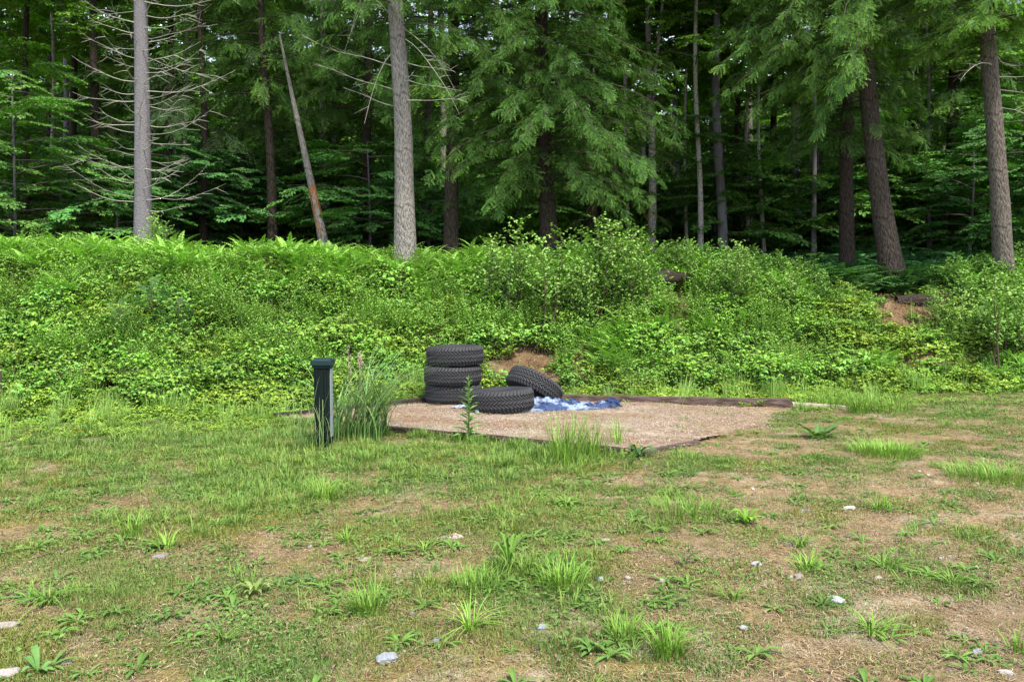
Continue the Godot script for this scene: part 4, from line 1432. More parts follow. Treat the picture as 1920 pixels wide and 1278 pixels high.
func ground_cover() -> void:
	var tuft: Array = [Inst.new(), Inst.new(), Inst.new(), Inst.new()]
	var turf: Array = [Inst.new(), Inst.new(), Inst.new()]
	var ros: Array = [Inst.new(), Inst.new(), Inst.new()]
	var cre: Array = [Inst.new(), Inst.new()]
	var straw: Array = [Inst.new(), Inst.new()]
	var leaves := Inst.new()
	var small := Inst.new()
	for i in 54000:
		var d := lerpf(2.9, 13.6, pow(rf(0, 1), 0.75))
		var x := rf(-0.70, 0.70) * d + rf(-0.5, 0.5)
		var z := -d
		if bank_t(x, z) > 0.12 or in_pad(x, z):
			continue
		var g := grassy(x, z)
		var a := n_patch.get_noise_2d(x * 2.2, z * 2.2)
		var b := n_fine.get_noise_2d(x * 0.9, z * 0.9)
		g = clampf(g * 1.05 + a * 0.7 * g + b * 0.35 - 0.02 + (0.05 if x < 0.5 else 0.0) - (0.1 if z > -5.0 else 0.0), 0.015, 1.0)
		if bank_t(x, z) > -0.12: g = maxf(g, 0.6)
		var p := Vector3(x, height(x, z) - 0.004, z)
		var dirt := bareness(x, z)
		if bank_t(x, z) < -0.12: g *= 1.0 - 0.75 * dirt
		var yaw := Basis(Vector3.UP, rf(0, TAU))
		var k := rf(0.75, 1.2)
		var w := rf(0, 1)
		if w < 0.30:
			if rf(0, 1) < g * 1.1:
				var s := rf(0.4, 1.35) * (0.55 + 0.5 * g)
				tuft[rng.randi() % 4].put(yaw.scaled(Vector3(s, s * rf(0.7, 1.3), s)), p, Color(k * rf(0.9, 1.25), k, k))
		elif w < 0.60:
			var mossy := clampf(0.6 + a * 1.5 + b * 0.5 + g * 0.2, 0.03, 1.0) * (1.0 - 0.9 * dirt)
			if rf(0, 1) < mossy * 0.85:
				var y := clampf(0.5 + n_patch.get_noise_2d(x * 1.3 + 9.0, z * 1.3) * 1.6, 0, 1)
				turf[rng.randi() % 3].put(yaw.scaled(Vector3(1.0, rf(0.5, 1.5), 1.0)), p, Color(k * lerpf(0.55, 1.05, y), k * lerpf(0.85, 0.95, y), k * 0.9))
		elif w < 0.69:
			if rf(0, 1) < 0.26 + g * 0.6:
				ros[rng.randi() % 3].put(yaw.scaled(Vector3.ONE * rf(0.4, 1.25)), p, Color(k, k, k))
		elif w < 0.78:
			if rf(0, 1) < g * 0.7 + 0.1 + b * 0.5 + a * 0.3:
				cre[rng.randi() % 2].put(yaw.scaled(Vector3.ONE * rf(0.6, 1.3)), p, Color(k, k, k))
		elif w < 0.92:
			straw[rng.randi() % 2].put(yaw.scaled(Vector3.ONE * rf(0.6, 1.1)), p, Color(k, k, k) * 0.9)
		elif w < 0.935:
			leaves.put(yaw, p, Color(k, k, k))
		elif w > 0.95 and rf(0, 1) < g and bank_t(x, z) > -0.5:
			small.put(yaw.scaled(Vector3.ONE * rf(0.4, 0.8)), p, Color(k, k, k))
	# grass grown up against the pad's near timbers, and strays on the pad
	for i in 420:
		var u := rf(0, 1)
		var q := Vector2(-3.0, -10.4).lerp(Vector2(1.3, -7.98), u) if i < 330 else Vector2(rf(-2.8, 3.6), rf(-12.0, -8.6))
		if i < 330:
			q += Vector2(rf(-0.1, 0.1), rf(-0.06, 0.22))
			if n_fine.get_noise_2d(q.x * 1.5, 3.0) < -0.12: continue
		elif not in_pad(q.x, q.y): continue
		var s := rf(0.6, 1.5) if i < 330 else rf(0.4, 1.1)
		var k := rf(0.8, 1.15)
		var y := maxf(height(q.x, q.y), pad_y(q.x, q.y) - 0.02 if in_pad(q.x, q.y) else -1.0)
		tuft[rng.randi() % 4].put(Basis(Vector3.UP, rf(0, TAU)).scaled(Vector3(s * 0.8, s, s * 0.8)), Vector3(q.x, y, q.y), Color(k, k, k))
	for i in 4:
		tag(mass("grass", tuft[i], K.tuft[i]), ["short green grass over the clearing", "fine grass blades over the clearing", "sparse grass blades on the mossy dirt", "lush grass in front of the pad"][i], "grass")
	for i in 3:
		tag(mass("moss", turf[i], K.turf[i]), ["yellow-green moss on the bare ground", "olive moss spread over the dirt", "fine mossy turf over the clearing"][i], "moss")
		tag(mass("small_weeds", ros[i], K.rosette[i]), ["small leaf rosettes scattered on the dirt", "little weeds growing in the clearing", "flat weed rosettes between grass tufts"][i], "weeds")
	for i in 2:
		tag(mass("ground_creeper", cre[i], K.creeper[i]), ["tiny round-leaved creeper on the ground", "creeping green leaves between the grass"][i], "plants")
		tag(mass("dry_straw", straw[i], K.straw[i]), ["dry straw bits strewn on the dirt", "dead grass stalks lying on the ground"][i], "straw")
	tag(mass("dry_leaves", leaves, K.dead_leaves), "brown dry leaf scraps lying on the clearing", "leaf litter")
	tag(mass("low_plants", small, K.small[0]), "small leafy plants in the grass near the bank", "plants")
	# pebbles
	var peb := Inst.new()
	var pm := stone_mesh(77, Vector3(1, 0.6, 0.8), Color(0.2, 0.18, 0.155), 5)
	for i in 4200:
		var d := lerpf(2.9, 12.0, pow(rf(0, 1), 0.8))
		var x := rf(-0.66, 0.66) * d
		if rf(0, 1) > 0.35 + clampf(x / 3.0, -0.2, 0.6) or in_pad(x, -d):
			continue
		var s := rf(0.006, 0.02) * (1.0 if rf(0, 1) < 0.93 else 2.2)
		var k := rf(0.55, 1.5)
		peb.put(Basis.from_euler(Vector3(rf(-0.4, 0.4), rf(0, TAU), rf(-0.4, 0.4))).scaled(Vector3.ONE * s), Vector3(x, height(x, -d) + s * 0.12, -d), Color(k, k * rf(0.94, 1.0), k * rf(0.86, 1.0)))
	tag(mass("pebbles", peb, pm), "small pebbles strewn over the dirt", "pebbles")

# ------------------------------------------------------------------ tyres
func tyre_meshes(rad: float, wid: float) -> Array:
	var k := rad / 0.42
	var h := wid / 2.0
	var prof := [Vector2(0.215, h * 0.68), Vector2(0.235, h * 0.88), Vector2(0.275, h * 0.98), Vector2(0.315, h), Vector2(0.355, h * 0.97), Vector2(0.385, h * 0.9), Vector2(0.404, h * 0.76), Vector2(0.408, h * 0.4), Vector2(0.408, -h * 0.4), Vector2(0.404, -h * 0.76), Vector2(0.385, -h * 0.9), Vector2(0.355, -h * 0.97), Vector2(0.315, -h), Vector2(0.275, -h * 0.98), Vector2(0.235, -h * 0.88), Vector2(0.215, -h * 0.68), Vector2(0.225, -h * 0.62), Vector2(0.3, -h * 0.86), Vector2(0.37, -h * 0.78), Vector2(0.388, -h * 0.4), Vector2(0.388, h * 0.4), Vector2(0.37, h * 0.78), Vector2(0.3, h * 0.86), Vector2(0.225, h * 0.62)]
	var mb := MB.new()
	var n := prof.size()
	var seg := 56
	var nrm: Array = []
	for i in n:
		var d: Vector2 = prof[(i + 1) % n] - prof[(i + n - 1) % n]
		nrm.append(Vector2(-d.y, d.x).normalized() * -1.0)
	for s in seg:
		var a0 := TAU * s / seg
		var a1 := TAU * (s + 1) / seg
		for i in n:
			var j := (i + 1) % n
			var q := [[i, a0], [i, a1], [j, a1], [i, a0], [j, a1], [j, a0]]
			for e in q:
				var p: Vector2 = prof[e[0]]
				var m: Vector2 = nrm[e[0]]
				var ca := cos(e[1])
				var sa := sin(e[1])
				mb.vert(Vector3(ca * p.x * k, p.y, sa * p.x * k), Vector3(ca * m.x, m.y, sa * m.x), Color.WHITE, Vector2(e[1], p.y))
	var body := mb.mesh(M.rubber)
	# tread: rows of slanted blocks, shoulder lugs reaching over the edge
	var tb := MB.new()
	var blocks := 52
	var w := Color.WHITE
	for b in blocks:
		var a := TAU * b / blocks
		var da := TAU / blocks
		for r in 5:
			var y0: float = [-0.92, -0.54, -0.17, 0.2, 0.57][r] * h
			var y1: float = [-0.59, -0.22, 0.15, 0.52, 0.92][r] * h
			var off: float = [0.0, 0.5, 0.1, 0.5, 0.0][r] * da
			var sl: float = [0.25, 0.6, -0.6, 0.6, -0.25][r] * da
			var g := da * 0.31
			var c := a + off
			var r0 := 0.402 * k
			var r1 := 0.428 * k
			var e0 := 0.404 if r == 0 else 0.428
			var e1 := 0.404 if r == 4 else 0.428
			var f := func(ang: float, rr: float, y: float) -> Vector3: return Vector3(cos(ang) * rr, y, sin(ang) * rr)
			var T := [f.call(c - g - sl, e0 * k, y0), f.call(c + g - sl, e0 * k, y0), f.call(c + g + sl, e1 * k, y1), f.call(c - g + sl, e1 * k, y1)]
			var rb0 := 0.37 * k if r == 0 else r0
			var rb1 := 0.37 * k if r == 4 else r0
			var g2 := g * 1.12
			var Bm := [f.call(c - g2 - sl, rb0, y0 - 0.003), f.call(c + g2 - sl, rb0, y0 - 0.003), f.call(c + g2 + sl, rb1, y1 + 0.003), f.call(c - g2 + sl, rb1, y1 + 0.003)]
			var mid: Vector3 = (T[0] + T[2]) * 0.5
			if r == 0 or r == 4:
				mid = f.call(c, r1, mid.y)
			out_tri(tb, T[0], T[1], T[2], mid, w)
			out_tri(tb, T[0], T[2], T[3], mid, w)
			for q in 4:
				var q1 := (q + 1) % 4
				var sm: Vector3 = (T[q] + T[q1]) * 0.5 - (T[(q + 2) % 4] + T[(q + 3) % 4]) * 0.5
				out_tri(tb, T[q], T[q1], Bm[q1], sm, w)
				out_tri(tb, T[q], Bm[q1], Bm[q], sm, w)
	return [body, tb.mesh(M.tread)]

func out_tri(mb: MB, a: Vector3, b: Vector3, c: Vector3, out: Vector3, w: Color) -> void:
	if (c - a).cross(b - a).dot(out) < 0:
		mb.tri(a, c, b, w, w, w)
	else:
		mb.tri(a, b, c, w, w, w)

func tyres() -> void:
	var m := tyre_meshes(0.425, 0.285)
	var proto: Node3D = null
	var rows := [
		["bottom black tyre of the three-high stack, half hidden by leaves", at(850, 745, 12.1), Vector3(0, 0.4, 0), 0],
		["middle black tyre of the three-high stack", at(849, 710, 12.05), Vector3(0.01, 1.3, 0.02), 1],
		["topmost black tyre of the three-high stack", at(853, 674, 12.05), Vector3(-0.015, 2.2, -0.015), 2],
		["black tyre lying flat in front of the stack beside the blue tarp", at(942, 752, 11.35), Vector3(-0.045, 0.7, 0.02), 3],
		["black tyre tipped on edge against the flat tyre behind the tarp", at(998, 720, 11.9), Vector3(0, 0, 0), 4],
	]
	for w in rows:
		var o: Node3D
		if proto == null:
			o = thing("tyre", w[0], "tyre", w[1], "dumped tyres")
			part("sidewall", m[0], o)
			part("tread", m[1], o)
			proto = o
		else:
			o = proto.duplicate()
			o.name = numbered("tyre")
			add_child(o)
			tag(o, w[0], "tyre", "dumped tyres")
			o.position = w[1]
		o.rotation = w[2]
	var base := 0.045 + 0.1425
	var ts := [get_node("tyre"), get_node("tyre_001"), get_node("tyre_002"), get_node("tyre_003"), get_node("tyre_004")]
	ts[0].position.y = base
	ts[1].position.y = base + 0.284
	ts[2].position.y = base + 0.570
	ts[3].position = at(940, 752, 11.15)
	ts[3].position.y = base + 0.012
	ts[3].scale = Vector3.ONE * 1.06
	# the tipped tyre: its axis leans right and towards us, resting on the flat tyre's rim
	ts[4].position = at(1002, 725, 11.9)
	ts[4].rotation = Vector3(-0.2, 0.3, -0.56)

# ------------------------------------------------------------------ tarp
func tarp() -> void:
	var mat := StandardMaterial3D.new()
	mat.vertex_color_use_as_albedo = true
	mat.roughness = 0.5
	mat.metallic_specular = 0.25
	mat.cull_mode = BaseMaterial3D.CULL_DISABLED
	var a := on_ground(918, 783)
	var b := on_ground(1165, 772)
	var nz := noise(1.6, 91, 3)
	var nx := 150
	var nzs := 44
	var P: Array = []
	var Cc: Array = []
	var dirx := (b - a)
	var l := dirx.length()
	dirx = dirx / l
	var dirz := Vector3(-dirx.z, 0, dirx.x) * -1.0
	if dirz.z > 0: dirz = -dirz
	for i in nx + 1:
		var s := float(i) / nx
		var width := 0.62 * (0.25 + sin(PI * clampf(s * 0.8 + 0.13, 0, 1))) * (0.85 + 0.3 * nz.get_noise_1d(s * 8.0))
		var row := PackedVector3Array()
		var cr := PackedColorArray()
		for j in nzs + 1:
			var t := float(j) / nzs
			var e := sin(PI * t)
			var fold := absf(nz.get_noise_2d(s * 2.6 + t * 1.2, t * 2.4 - s * 1.6)) * 0.10 + absf(nz.get_noise_2d(s * 9.0, t * 4.0 + s * 5.0)) * 0.03
			var hump := 0.09 * exp(-pow((s - 0.42) / 0.24, 2.0)) + 0.09 * exp(-pow((s - 0.96) / 0.05, 2.0)) + 0.01
			var y := 0.05 + pow(e, 0.6) * (hump + fold)
			var p := a + dirx * (s * l + nz.get_noise_2d(t * 4.0, s * 3.0) * 0.06) + dirz * (t * width + nz.get_noise_1d(s * 14.0) * 0.05)
			row.append(Vector3(p.x, y + pad_y(p.x, p.z) - 0.045 - (0.03 if j == 0 or j == nzs else 0.0), p.z))
			var patch := nz.get_noise_2d(s * 2.2 + 20.0, t * 1.6 + s) + nz.get_noise_2d(s * 6.0, t * 3.0 + 7.0) * 0.35
			var blue := Color(0.028, 0.05, 0.14)
			var white := Color(0.19, 0.23, 0.29)
			var m := clampf((patch + 0.2 - maxf(0.0, s - 0.55) * 0.8) * 5.0, 0, 1)
			if s > 0.9: m = 0.0
			white = Color(0.17, 0.205, 0.265)
			blue = Color(0.028, 0.046, 0.10) if s < 0.9 else Color(0.014, 0.026, 0.065)
			cr.append(blue.lerp(white, m))
		P.append(row)
		Cc.append(cr)
	var mb := MB.new()
	for i in nx:
		for j in nzs:
			mb.tri(P[i][j], P[i][j + 1], P[i + 1][j + 1], Cc[i][j], Cc[i][j + 1], Cc[i + 1][j + 1])
			mb.tri(P[i][j], P[i + 1][j + 1], P[i + 1][j], Cc[i][j], Cc[i + 1][j + 1], Cc[i + 1][j])
	var o := part("tarp", mb.mesh(mat), self)
	tag(o, "crumpled blue and white plastic tarp lying on the pad", "tarp")
	# scraps of white plastic by the tyre
	var k := 0
	for sp in [[868, 772, 0.18, "torn white plastic scrap at the foot of the tyre stack"], [920, 779, 0.22, "flat grey-white plastic scrap between flat tyre and tarp"]]:
		var c := on_ground(sp[0], sp[1])
		var s := MB.new()
		var n := 10
		var Q: Array = []
		for i in n + 1:
			var row := PackedVector3Array()
			for j in n + 1:
				var u := float(i) / n - 0.5
				var v := float(j) / n - 0.5
				row.append(Vector3(u * sp[2] * 1.8 + nz.get_noise_2d(v * 9.0, k) * 0.05, 0.055 + absf(nz.get_noise_2d(u * 9.0 + k * 7.0, v * 9.0)) * 0.07, v * sp[2] + nz.get_noise_2d(u * 9.0, k + 4) * 0.05))
			Q.append(row)
		for i in n:
			for j in n:
				var w := Color(0.2, 0.21, 0.25)
				s.tri(Q[i][j], Q[i][j + 1], Q[i + 1][j + 1], w, w, w)
				s.tri(Q[i][j], Q[i + 1][j + 1], Q[i + 1][j], w, w, w)
		var so := part("plastic_scrap", s.mesh(mat), self)
		if k: so.name = "plastic_scrap_001"
		so.position = Vector3(c.x, 0.0, c.z)
		tag(so, sp[3], "plastic scrap")
		k += 1

# ------------------------------------------------------------------ post
func prism(mb: MB, w: float, d: float, y0: float, y1: float, bev: float, c: Color, w2 := -1.0, d2 := -1.0) -> void:
	# an upright block with chamfered corners; w2, d2: size at the top
	if w2 < 0: w2 = w
	if d2 < 0: d2 = d
	var ring := func(ww: float, dd: float, y: float) -> PackedVector3Array:
		var x := ww / 2.0
		var z := dd / 2.0
		return PackedVector3Array([Vector3(x - bev, y, -z), Vector3(x, y, -z + bev), Vector3(x, y, z - bev), Vector3(x - bev, y, z), Vector3(-x + bev, y, z), Vector3(-x, y, z - bev), Vector3(-x, y, -z + bev), Vector3(-x + bev, y, -z)])
	var A: PackedVector3Array = ring.call(w, d, y0)
	var B: PackedVector3Array = ring.call(w2, d2, y1)
	for i in 8:
		var j := (i + 1) % 8
		var out := A[i] + A[j]
		out.y = 0
		out_tri(mb, A[i], A[j], B[j], out, c)
		out_tri(mb, A[i], B[j], B[i], out, c)
	for i in range(1, 7):
		out_tri(mb, B[0], B[i], B[i + 1], Vector3.UP, c)
		out_tri(mb, A[0], A[i], A[i + 1], Vector3.DOWN, c)

func post() -> void:
	var base := on_ground(607, 838)
	var o := thing("utility_post", "dark green square post with a wide flat cap at the pad's left end", "post", base)
	o.rotation.y = -0.02
	var gm := StandardMaterial3D.new()
	gm.albedo_color = lin(0.005, 0.0095, 0.008)
	gm.roughness = 0.75
	gm.metallic_specular = 0.2
	var cm := StandardMaterial3D.new()
	cm.albedo_color = lin(0.007, 0.02, 0.02)
	cm.roughness = 0.55
	cm.metallic_specular = 0.3
	var sm := StandardMaterial3D.new()
	sm.albedo_color = lin(0.16, 0.18, 0.18)
	sm.roughness = 0.7
	var w := Color.WHITE
	var mb := MB.new()
	prism(mb, 0.165, 0.165, -0.1, 0.9, 0.012, w)
	part("shaft", mb.mesh(gm), o)
	mb = MB.new()
	prism(mb, 0.185, 0.185, 0.868, 0.903, 0.015, w, 0.205, 0.205)
	prism(mb, 0.222, 0.222, 0.903, 0.95, 0.02, w)
	prism(mb, 0.222, 0.222, 0.9502, 0.968, 0.02, w, 0.17, 0.17)
	part("cap", mb.mesh(cm), o)
	mb = MB.new()
	prism(mb, 0.012, 0.09, 0.12, 0.862, 0.003, w)
	var s := part("side_panel", mb.mesh(sm), o)
	s.position = Vector3(0.0885, 0, 0)
	tag(s, "pale grey side panel")
	mb = MB.new()
	prism(mb, 0.022, 0.028, 0.1, 0.85, 0.006, w)
	for x in [-0.045, 0.045]:
		var rb := part("front_rib", mb.mesh(gm), o)
		rb.position = Vector3(x, 0, 0.09)

# ------------------------------------------------------------------ single plants, stones and bits
func plant(called: String, label: String, cat: String, px: float, py: float, pname: String, m: Mesh, s: Vector3, group := "", turn := 0.0) -> MeshInstance3D:
	var p := on_ground(px, py)
	var o := MeshInstance3D.new()
	o.name = numbered(called)
	o.mesh = m
	o.transform = Transform3D(Basis(Vector3.UP, turn).scaled(s), p - Vector3(0, 0.005, 0))
	add_child(o)
	tag(o, label, cat, group)
	return o

func small_things() -> void:
	var g0 := col(0.08, 0.17, 0.02)
	var g1 := col(0.17, 0.31, 0.04)
	# grass tufts that stand out: label, px, py, blades, length, spread, bend, brightness
	var T := [
		["tall grass clump standing at the near edge of the pad", 1062, 868, 150, 0.42, 0.2, 0.3, 1.0],
		["tall grass tuft just right of the clump at the pad's near edge", 1112, 862, 90, 0.38, 0.14, 0.3, 0.9],
		["wispy tall grass left of the pad's near corner timber stub", 1160, 840, 26, 0.34, 0.1, 0.3, 1.2],
		["bright low grass mat on the tan soil beyond the dock plant", 1660, 852, 620, 0.17, 0.42, 0.45, 1.15],
		["low dense grass mat cut by the picture's right edge", 1862, 900, 620, 0.16, 0.45, 0.45, 1.0],
		["wide green grass patch on the dirt below the near timber stub", 1285, 968, 420, 0.15, 0.34, 0.4, 0.95],
		["upright bright grass tuft in the middle of the near ground", 1058, 1105, 190, 0.16, 0.16, 0.35, 1.05],
		["grass tuft left of the upright bright tuft", 885, 1110, 120, 0.15, 0.14, 0.35, 0.95],
		["long pale-bladed rosette tuft nearest below the middle", 882, 1185, 46, 0.2, 0.03, 0.9, 1.3],
		["compact dense tuft near the bottom right of centre", 1172, 1198, 150, 0.12, 0.11, 0.4, 0.9],
		["tallest tuft nearest the bottom edge right of centre", 1254, 1235, 130, 0.17, 0.08, 0.35, 1.0],
		["small bright tuft beside the half-buried board", 650, 1020, 60, 0.13, 0.05, 0.5, 1.15],
		["tuft growing against the half-buried board", 795, 1036, 34, 0.13, 0.04, 0.8, 1.0],
		["bright tuft on the left, right of the grey leafy patch", 312, 1032, 50, 0.17, 0.05, 0.7, 1.2],
		["tuft on the left above the bright left tuft", 248, 1005, 70, 0.2, 0.09, 0.4, 1.0],
		["lush tuft in the grass belt below the green post", 606, 938, 120, 0.24, 0.12, 0.35, 1.15],
		["spiky spreading tuft on the dirt left of the white stone", 1376, 1130, 50, 0.14, 0.05, 0.9, 0.85],
		["dark spreading tuft upper of the pair right of centre", 1500, 1025, 60, 0.14, 0.05, 1.0, 0.8],
		["lighter tuft lower of the pair right of centre", 1512, 1068, 80, 0.13, 0.09, 0.6, 1.05],
		["leafy tuft below the grass mat on the right", 1648, 958, 70, 0.15, 0.08, 0.7, 0.95],
		["drooping tuft right of the pale sand patch", 1664, 1068, 70, 0.13, 0.06, 1.0, 0.9],
		["ragged tuft on the brown dirt right of the white stone", 1790, 1100, 50, 0.14, 0.06, 0.8, 0.95],
		["spreading dark green weed tuft below the white stone", 1636, 1190, 70, 0.14, 0.07, 1.1, 0.9],
		["bluish spidery tuft near the bottom left", 415, 1208, 30, 0.15, 0.03, 0.9, 0.75],
		["sprawling tuft near the left edge", 88, 1132, 46, 0.2, 0.06, 1.1, 0.9],
		["tuft left of the row of tufts in the near middle", 690, 1150, 150, 0.16, 0.12, 0.4, 0.9],
		["yellowish tuft cut by the bottom right corner", 1908, 1225, 40, 0.14, 0.05, 0.4, 0.95],
		["grass tuft behind the dock plant by the sunk timber end", 1612, 775, 120, 0.3, 0.16, 0.35, 0.9],
		["grass tuft at the far right end of the long brown timber", 1560, 765, 90, 0.28, 0.18, 0.35, 1.05],
		["tuft right of the sunk timber end", 1680, 772, 120, 0.3, 0.25, 0.35, 1.05],
	]
	for w in T:
		var k: float = w[7]
		var tl: float = w[4] * (1.5 if w[2] < 880 and w[3] < 300 else 1.2)
		var m := make_tuft(int(w[3] * (1.1 if w[2] < 880 else 0.75)), tl, 0.0075 if w[3] < 300 else 0.0062, w[5] * rf(0.9, 1.08), w[6] + rf(0.1, 0.35), g0 * k, Color(g1.r * k * 1.1, g1.g * k, g1.b * k), 4)
		plant("grass_tuft", w[0], "grass tuft", w[1], w[2], "blades", m, Vector3.ONE, "grass tufts that stand out on the clearing")
	# leafy weeds
	var W := [
		["pale yellow-green leafy weed on the mossy ground at left", 477, 1115, 14, 0.13, 0.03, 0.9, col(0.16, 0.22, 0.05), col(0.27, 0.33, 0.1)],
		["broad bright rosette weed in front of the tall grass clump", 1062, 948, 18, 0.17, 0.035, 0.5, col(0.12, 0.22, 0.03), col(0.2, 0.31, 0.06)],
		["bright upright leaf rosette right of the wide grass patch", 1400, 985, 12, 0.15, 0.05, 1.1, col(0.12, 0.24, 0.02), col(0.2, 0.36, 0.04)],
		["dark narrow-leaved weed on the open dirt right of centre", 1283, 1060, 6, 0.13, 0.03, 1.0, col(0.07, 0.13, 0.03), col(0.1, 0.18, 0.04)],
		["small bright rosette at the very bottom left corner", 72, 1262, 7, 0.13, 0.04, 0.9, col(0.1, 0.22, 0.05), col(0.16, 0.3, 0.08)],
		["spreading leafy weed in the bottom middle", 1110, 1222, 12, 0.12, 0.03, 0.7, col(0.08, 0.17, 0.03), col(0.14, 0.24, 0.05)],
		["tight cluster of upright leaves left of the tall single leaf", 955, 1065, 16, 0.2, 0.025, 1.5, col(0.09, 0.19, 0.02), col(0.15, 0.28, 0.04)],
		["shadowed broad-leaved weed sprouting over the timber stub", 1195, 858, 16, 0.3, 0.05, 0.75, col(0.05, 0.11, 0.035), col(0.09, 0.17, 0.06)],
		["flat leafy weed cluster on the left dirt", 560, 1092, 16, 0.13, 0.03, 0.35, col(0.07, 0.15, 0.04), col(0.11, 0.2, 0.06)],
	]
	for w in W:
		plant("leafy_weed", w[0], "weed", w[1], w[2], "leaves", make_rosette(w[3], w[4] * 0.85, w[5] * 0.75, w[6] * 1.1, w[7] * 0.85, w[8] * 0.8), Vector3.ONE)
	# dock plant: large leaves, each a part
	var dp := on_ground(1535, 822)
	var dock := thing("dock_plant", "dark dock plant with large spread leaves on the tan soil past the pad", "plant", dp)
	for q in [[PI - 0.15, 0.42, 0.45], [PI + 0.5, 0.25, 0.2], [-0.15, 0.4, 0.5], [0.5, 0.25, 0.15], [1.6, 0.2, 0.5], [-1.2, 0.25, 0.7], [-0.45, 0.36, 0.2], [PI - 0.7, 0.26, 0.3]]:
		part("leaf", big_leaf(q[0], q[1] * 1.1, q[2] + 0.5, 0.115, col(0.05, 0.11, 0.022), col(0.09, 0.16, 0.04)), dock)
	# the tall single leaf
	var sl := thing("broad_leaf_weed", "single tall upright broad leaf near the middle of the picture's lower half", "weed", on_ground(1012, 1070))
	part("leaf", big_leaf(0.15, 0.26, 1.5, 0.075, col(0.07, 0.18, 0.02), col(0.11, 0.26, 0.03)), sl)
	part("leaf", big_leaf(2.6, 0.13, 0.9, 0.04, col(0.07, 0.18, 0.02), col(0.11, 0.26, 0.03)), sl)
	part("leaf", big_leaf(0.9, 0.12, 0.7, 0.04, col(0.07, 0.18, 0.02), col(0.11, 0.26, 0.03)), sl)
	# flowering stalk in front of the tyres
	var mp := on_ground(878, 826)
	var mul := thing("weed_stalk", "tall leafy weed stalk standing in front of the flat tyre", "weed", mp)
	var mb := MB.new()
	mb.tube(PackedVector3Array([Vector3.ZERO, Vector3(0.01, 0.35, 0), Vector3(0.005, 0.74, 0)]), PackedFloat32Array([0.011, 0.008, 0.004]), 6, col(0.12, 0.2, 0.05))
	part("stem", mb.mesh(M.leaf), mul)
	mb = MB.new()
	for i in 44:
		var u := pow(i / 44.0, 0.9)
		var a := i * 2.4
		var l := lerpf(0.24, 0.05, u)
		var ld := Vector3(cos(a), lerpf(0.3, 0.9, u), sin(a)).normalized()
		var up := Vector3(0, 1, 0) - ld * ld.y
		mb.leaf6(Vector3(0.005, 0.02 + u * 0.7, 0), ld, ld.cross(up).normalized(), up.normalized(), l, l * 0.3, col(0.1, 0.18, 0.04), col(0.17, 0.27, 0.08))
	part("leaves", mb.mesh(M.leaf), mul)
	# reed grass round the post
	var rp := on_ground(672, 822)
	var reeds := thing("reed_grass", "arching broad-bladed reed grass clump just right of the green post", "grass", rp)
	mb = MB.new()
	for i in 240:
		var b := Vector3(rf(-0.34, 0.3), 0, rf(-0.25, 0.22))
		var a := rf(-0.9, 0.7) if rf(0, 1) < 0.72 else rf(0, TAU)
		var c := Color(rf(0.85, 1.15), 1, rf(0.9, 1.1)) * rf(0.75, 1.15)
		var l := rf(0.6, 1.65) * (1.0 - absf(b.x) * 0.5)
		mb.blade(b, Vector3(cos(a), 0, sin(a)), l, rf(0.011, 0.02), rf(0.3, 0.85), col(0.08, 0.16, 0.035) * c, col(0.2, 0.31, 0.11) * c, 7)
	part("blades", mb.mesh(M.grass), reeds)
	mb = MB.new()
	for i in 5:
		var b := Vector3(rf(-0.15, 0.1), 0, rf(-0.1, 0.1))
		var t := b + Vector3(rf(-0.05, 0.1), rf(0.8, 1.05), 0)
		mb.tube(PackedVector3Array([b, b.lerp(t, 0.5), t]), PackedFloat32Array([0.004, 0.003, 0.002]), 4, col(0.3, 0.27, 0.15))
		for k in 26:
			var q := t + Vector3(rf(-0.02, 0.02), rf(-0.12, 0.06), rf(-0.02, 0.02))
			var ld := Vector3(rf(-0.5, 0.5), 1, rf(-0.5, 0.5)).normalized()
			mb.leaf(q, ld, Vector3.RIGHT, Vector3.BACK, 0.025, 0.007, col(0.3, 0.2, 0.17), col(0.36, 0.26, 0.22))
	part("seed_heads", mb.mesh(M.grass), reeds)
	var rl := thing("reed_grass", "thin curling grass blades in front and left of the green post", "grass", on_ground(600, 842))
	mb = MB.new()
	for i in 46:
		var b := Vector3(rf(-0.28, 0.14), 0, rf(0.0, 0.16))
		var a := rf(0, TAU)
		mb.blade(b, Vector3(cos(a), 0, sin(a) * 0.5 + 0.1), rf(0.3, 0.95), rf(0.006, 0.012), rf(0.2, 0.6), col(0.08, 0.14, 0.03), col(0.22, 0.3, 0.12), 7)
	part("blades", mb.mesh(M.grass), rl)
	# saplings along the crest
	var S := [
		["leafy birch sapling poking up left of the crest's big bush", 1000, 455, 15.2, 1.7], ["wide pale-leaved birch bush, tallest on the bank's crest", 1130, 470, 15.2, 1.6],
		["birch sapling at the right shoulder of the crest's big bush", 1165, 470, 15.5, 1.6], ["slender sapling left of the birch sapling on the crest", 945, 462, 15.4, 1.2],
		["lone crest sapling in front of the light grey maple", 1366, 462, 15.6, 1.2], ["small leafy sapling on the bank's right shoulder", 1475, 485, 15.4, 1.0],
		["leafy shrub at the right edge under the spruce trunk", 1892, 565, 14.4, 1.5], ["low shrub left of the right-edge shrub", 1770, 560, 15.2, 0.9],
		["small leafy shrub at the foot of the pale grey spruce", 285, 450, 15.6, 1.0], ["bright leafy sapling above the ferns near the left edge", 70, 440, 15.4, 0.8],
		["broad-leaved sapling right of the stump pile", 1290, 455, 16.6, 0.9], ["leafy sapling between the dirt path and the right-edge shrub", 1830, 560, 14.8, 1.0],
		["bushy young birch in the middle of the crest bush", 1085, 480, 15.0, 1.1], ["spreading shrub in the right half of the crest bush", 1195, 480, 15.3, 0.75],
	]
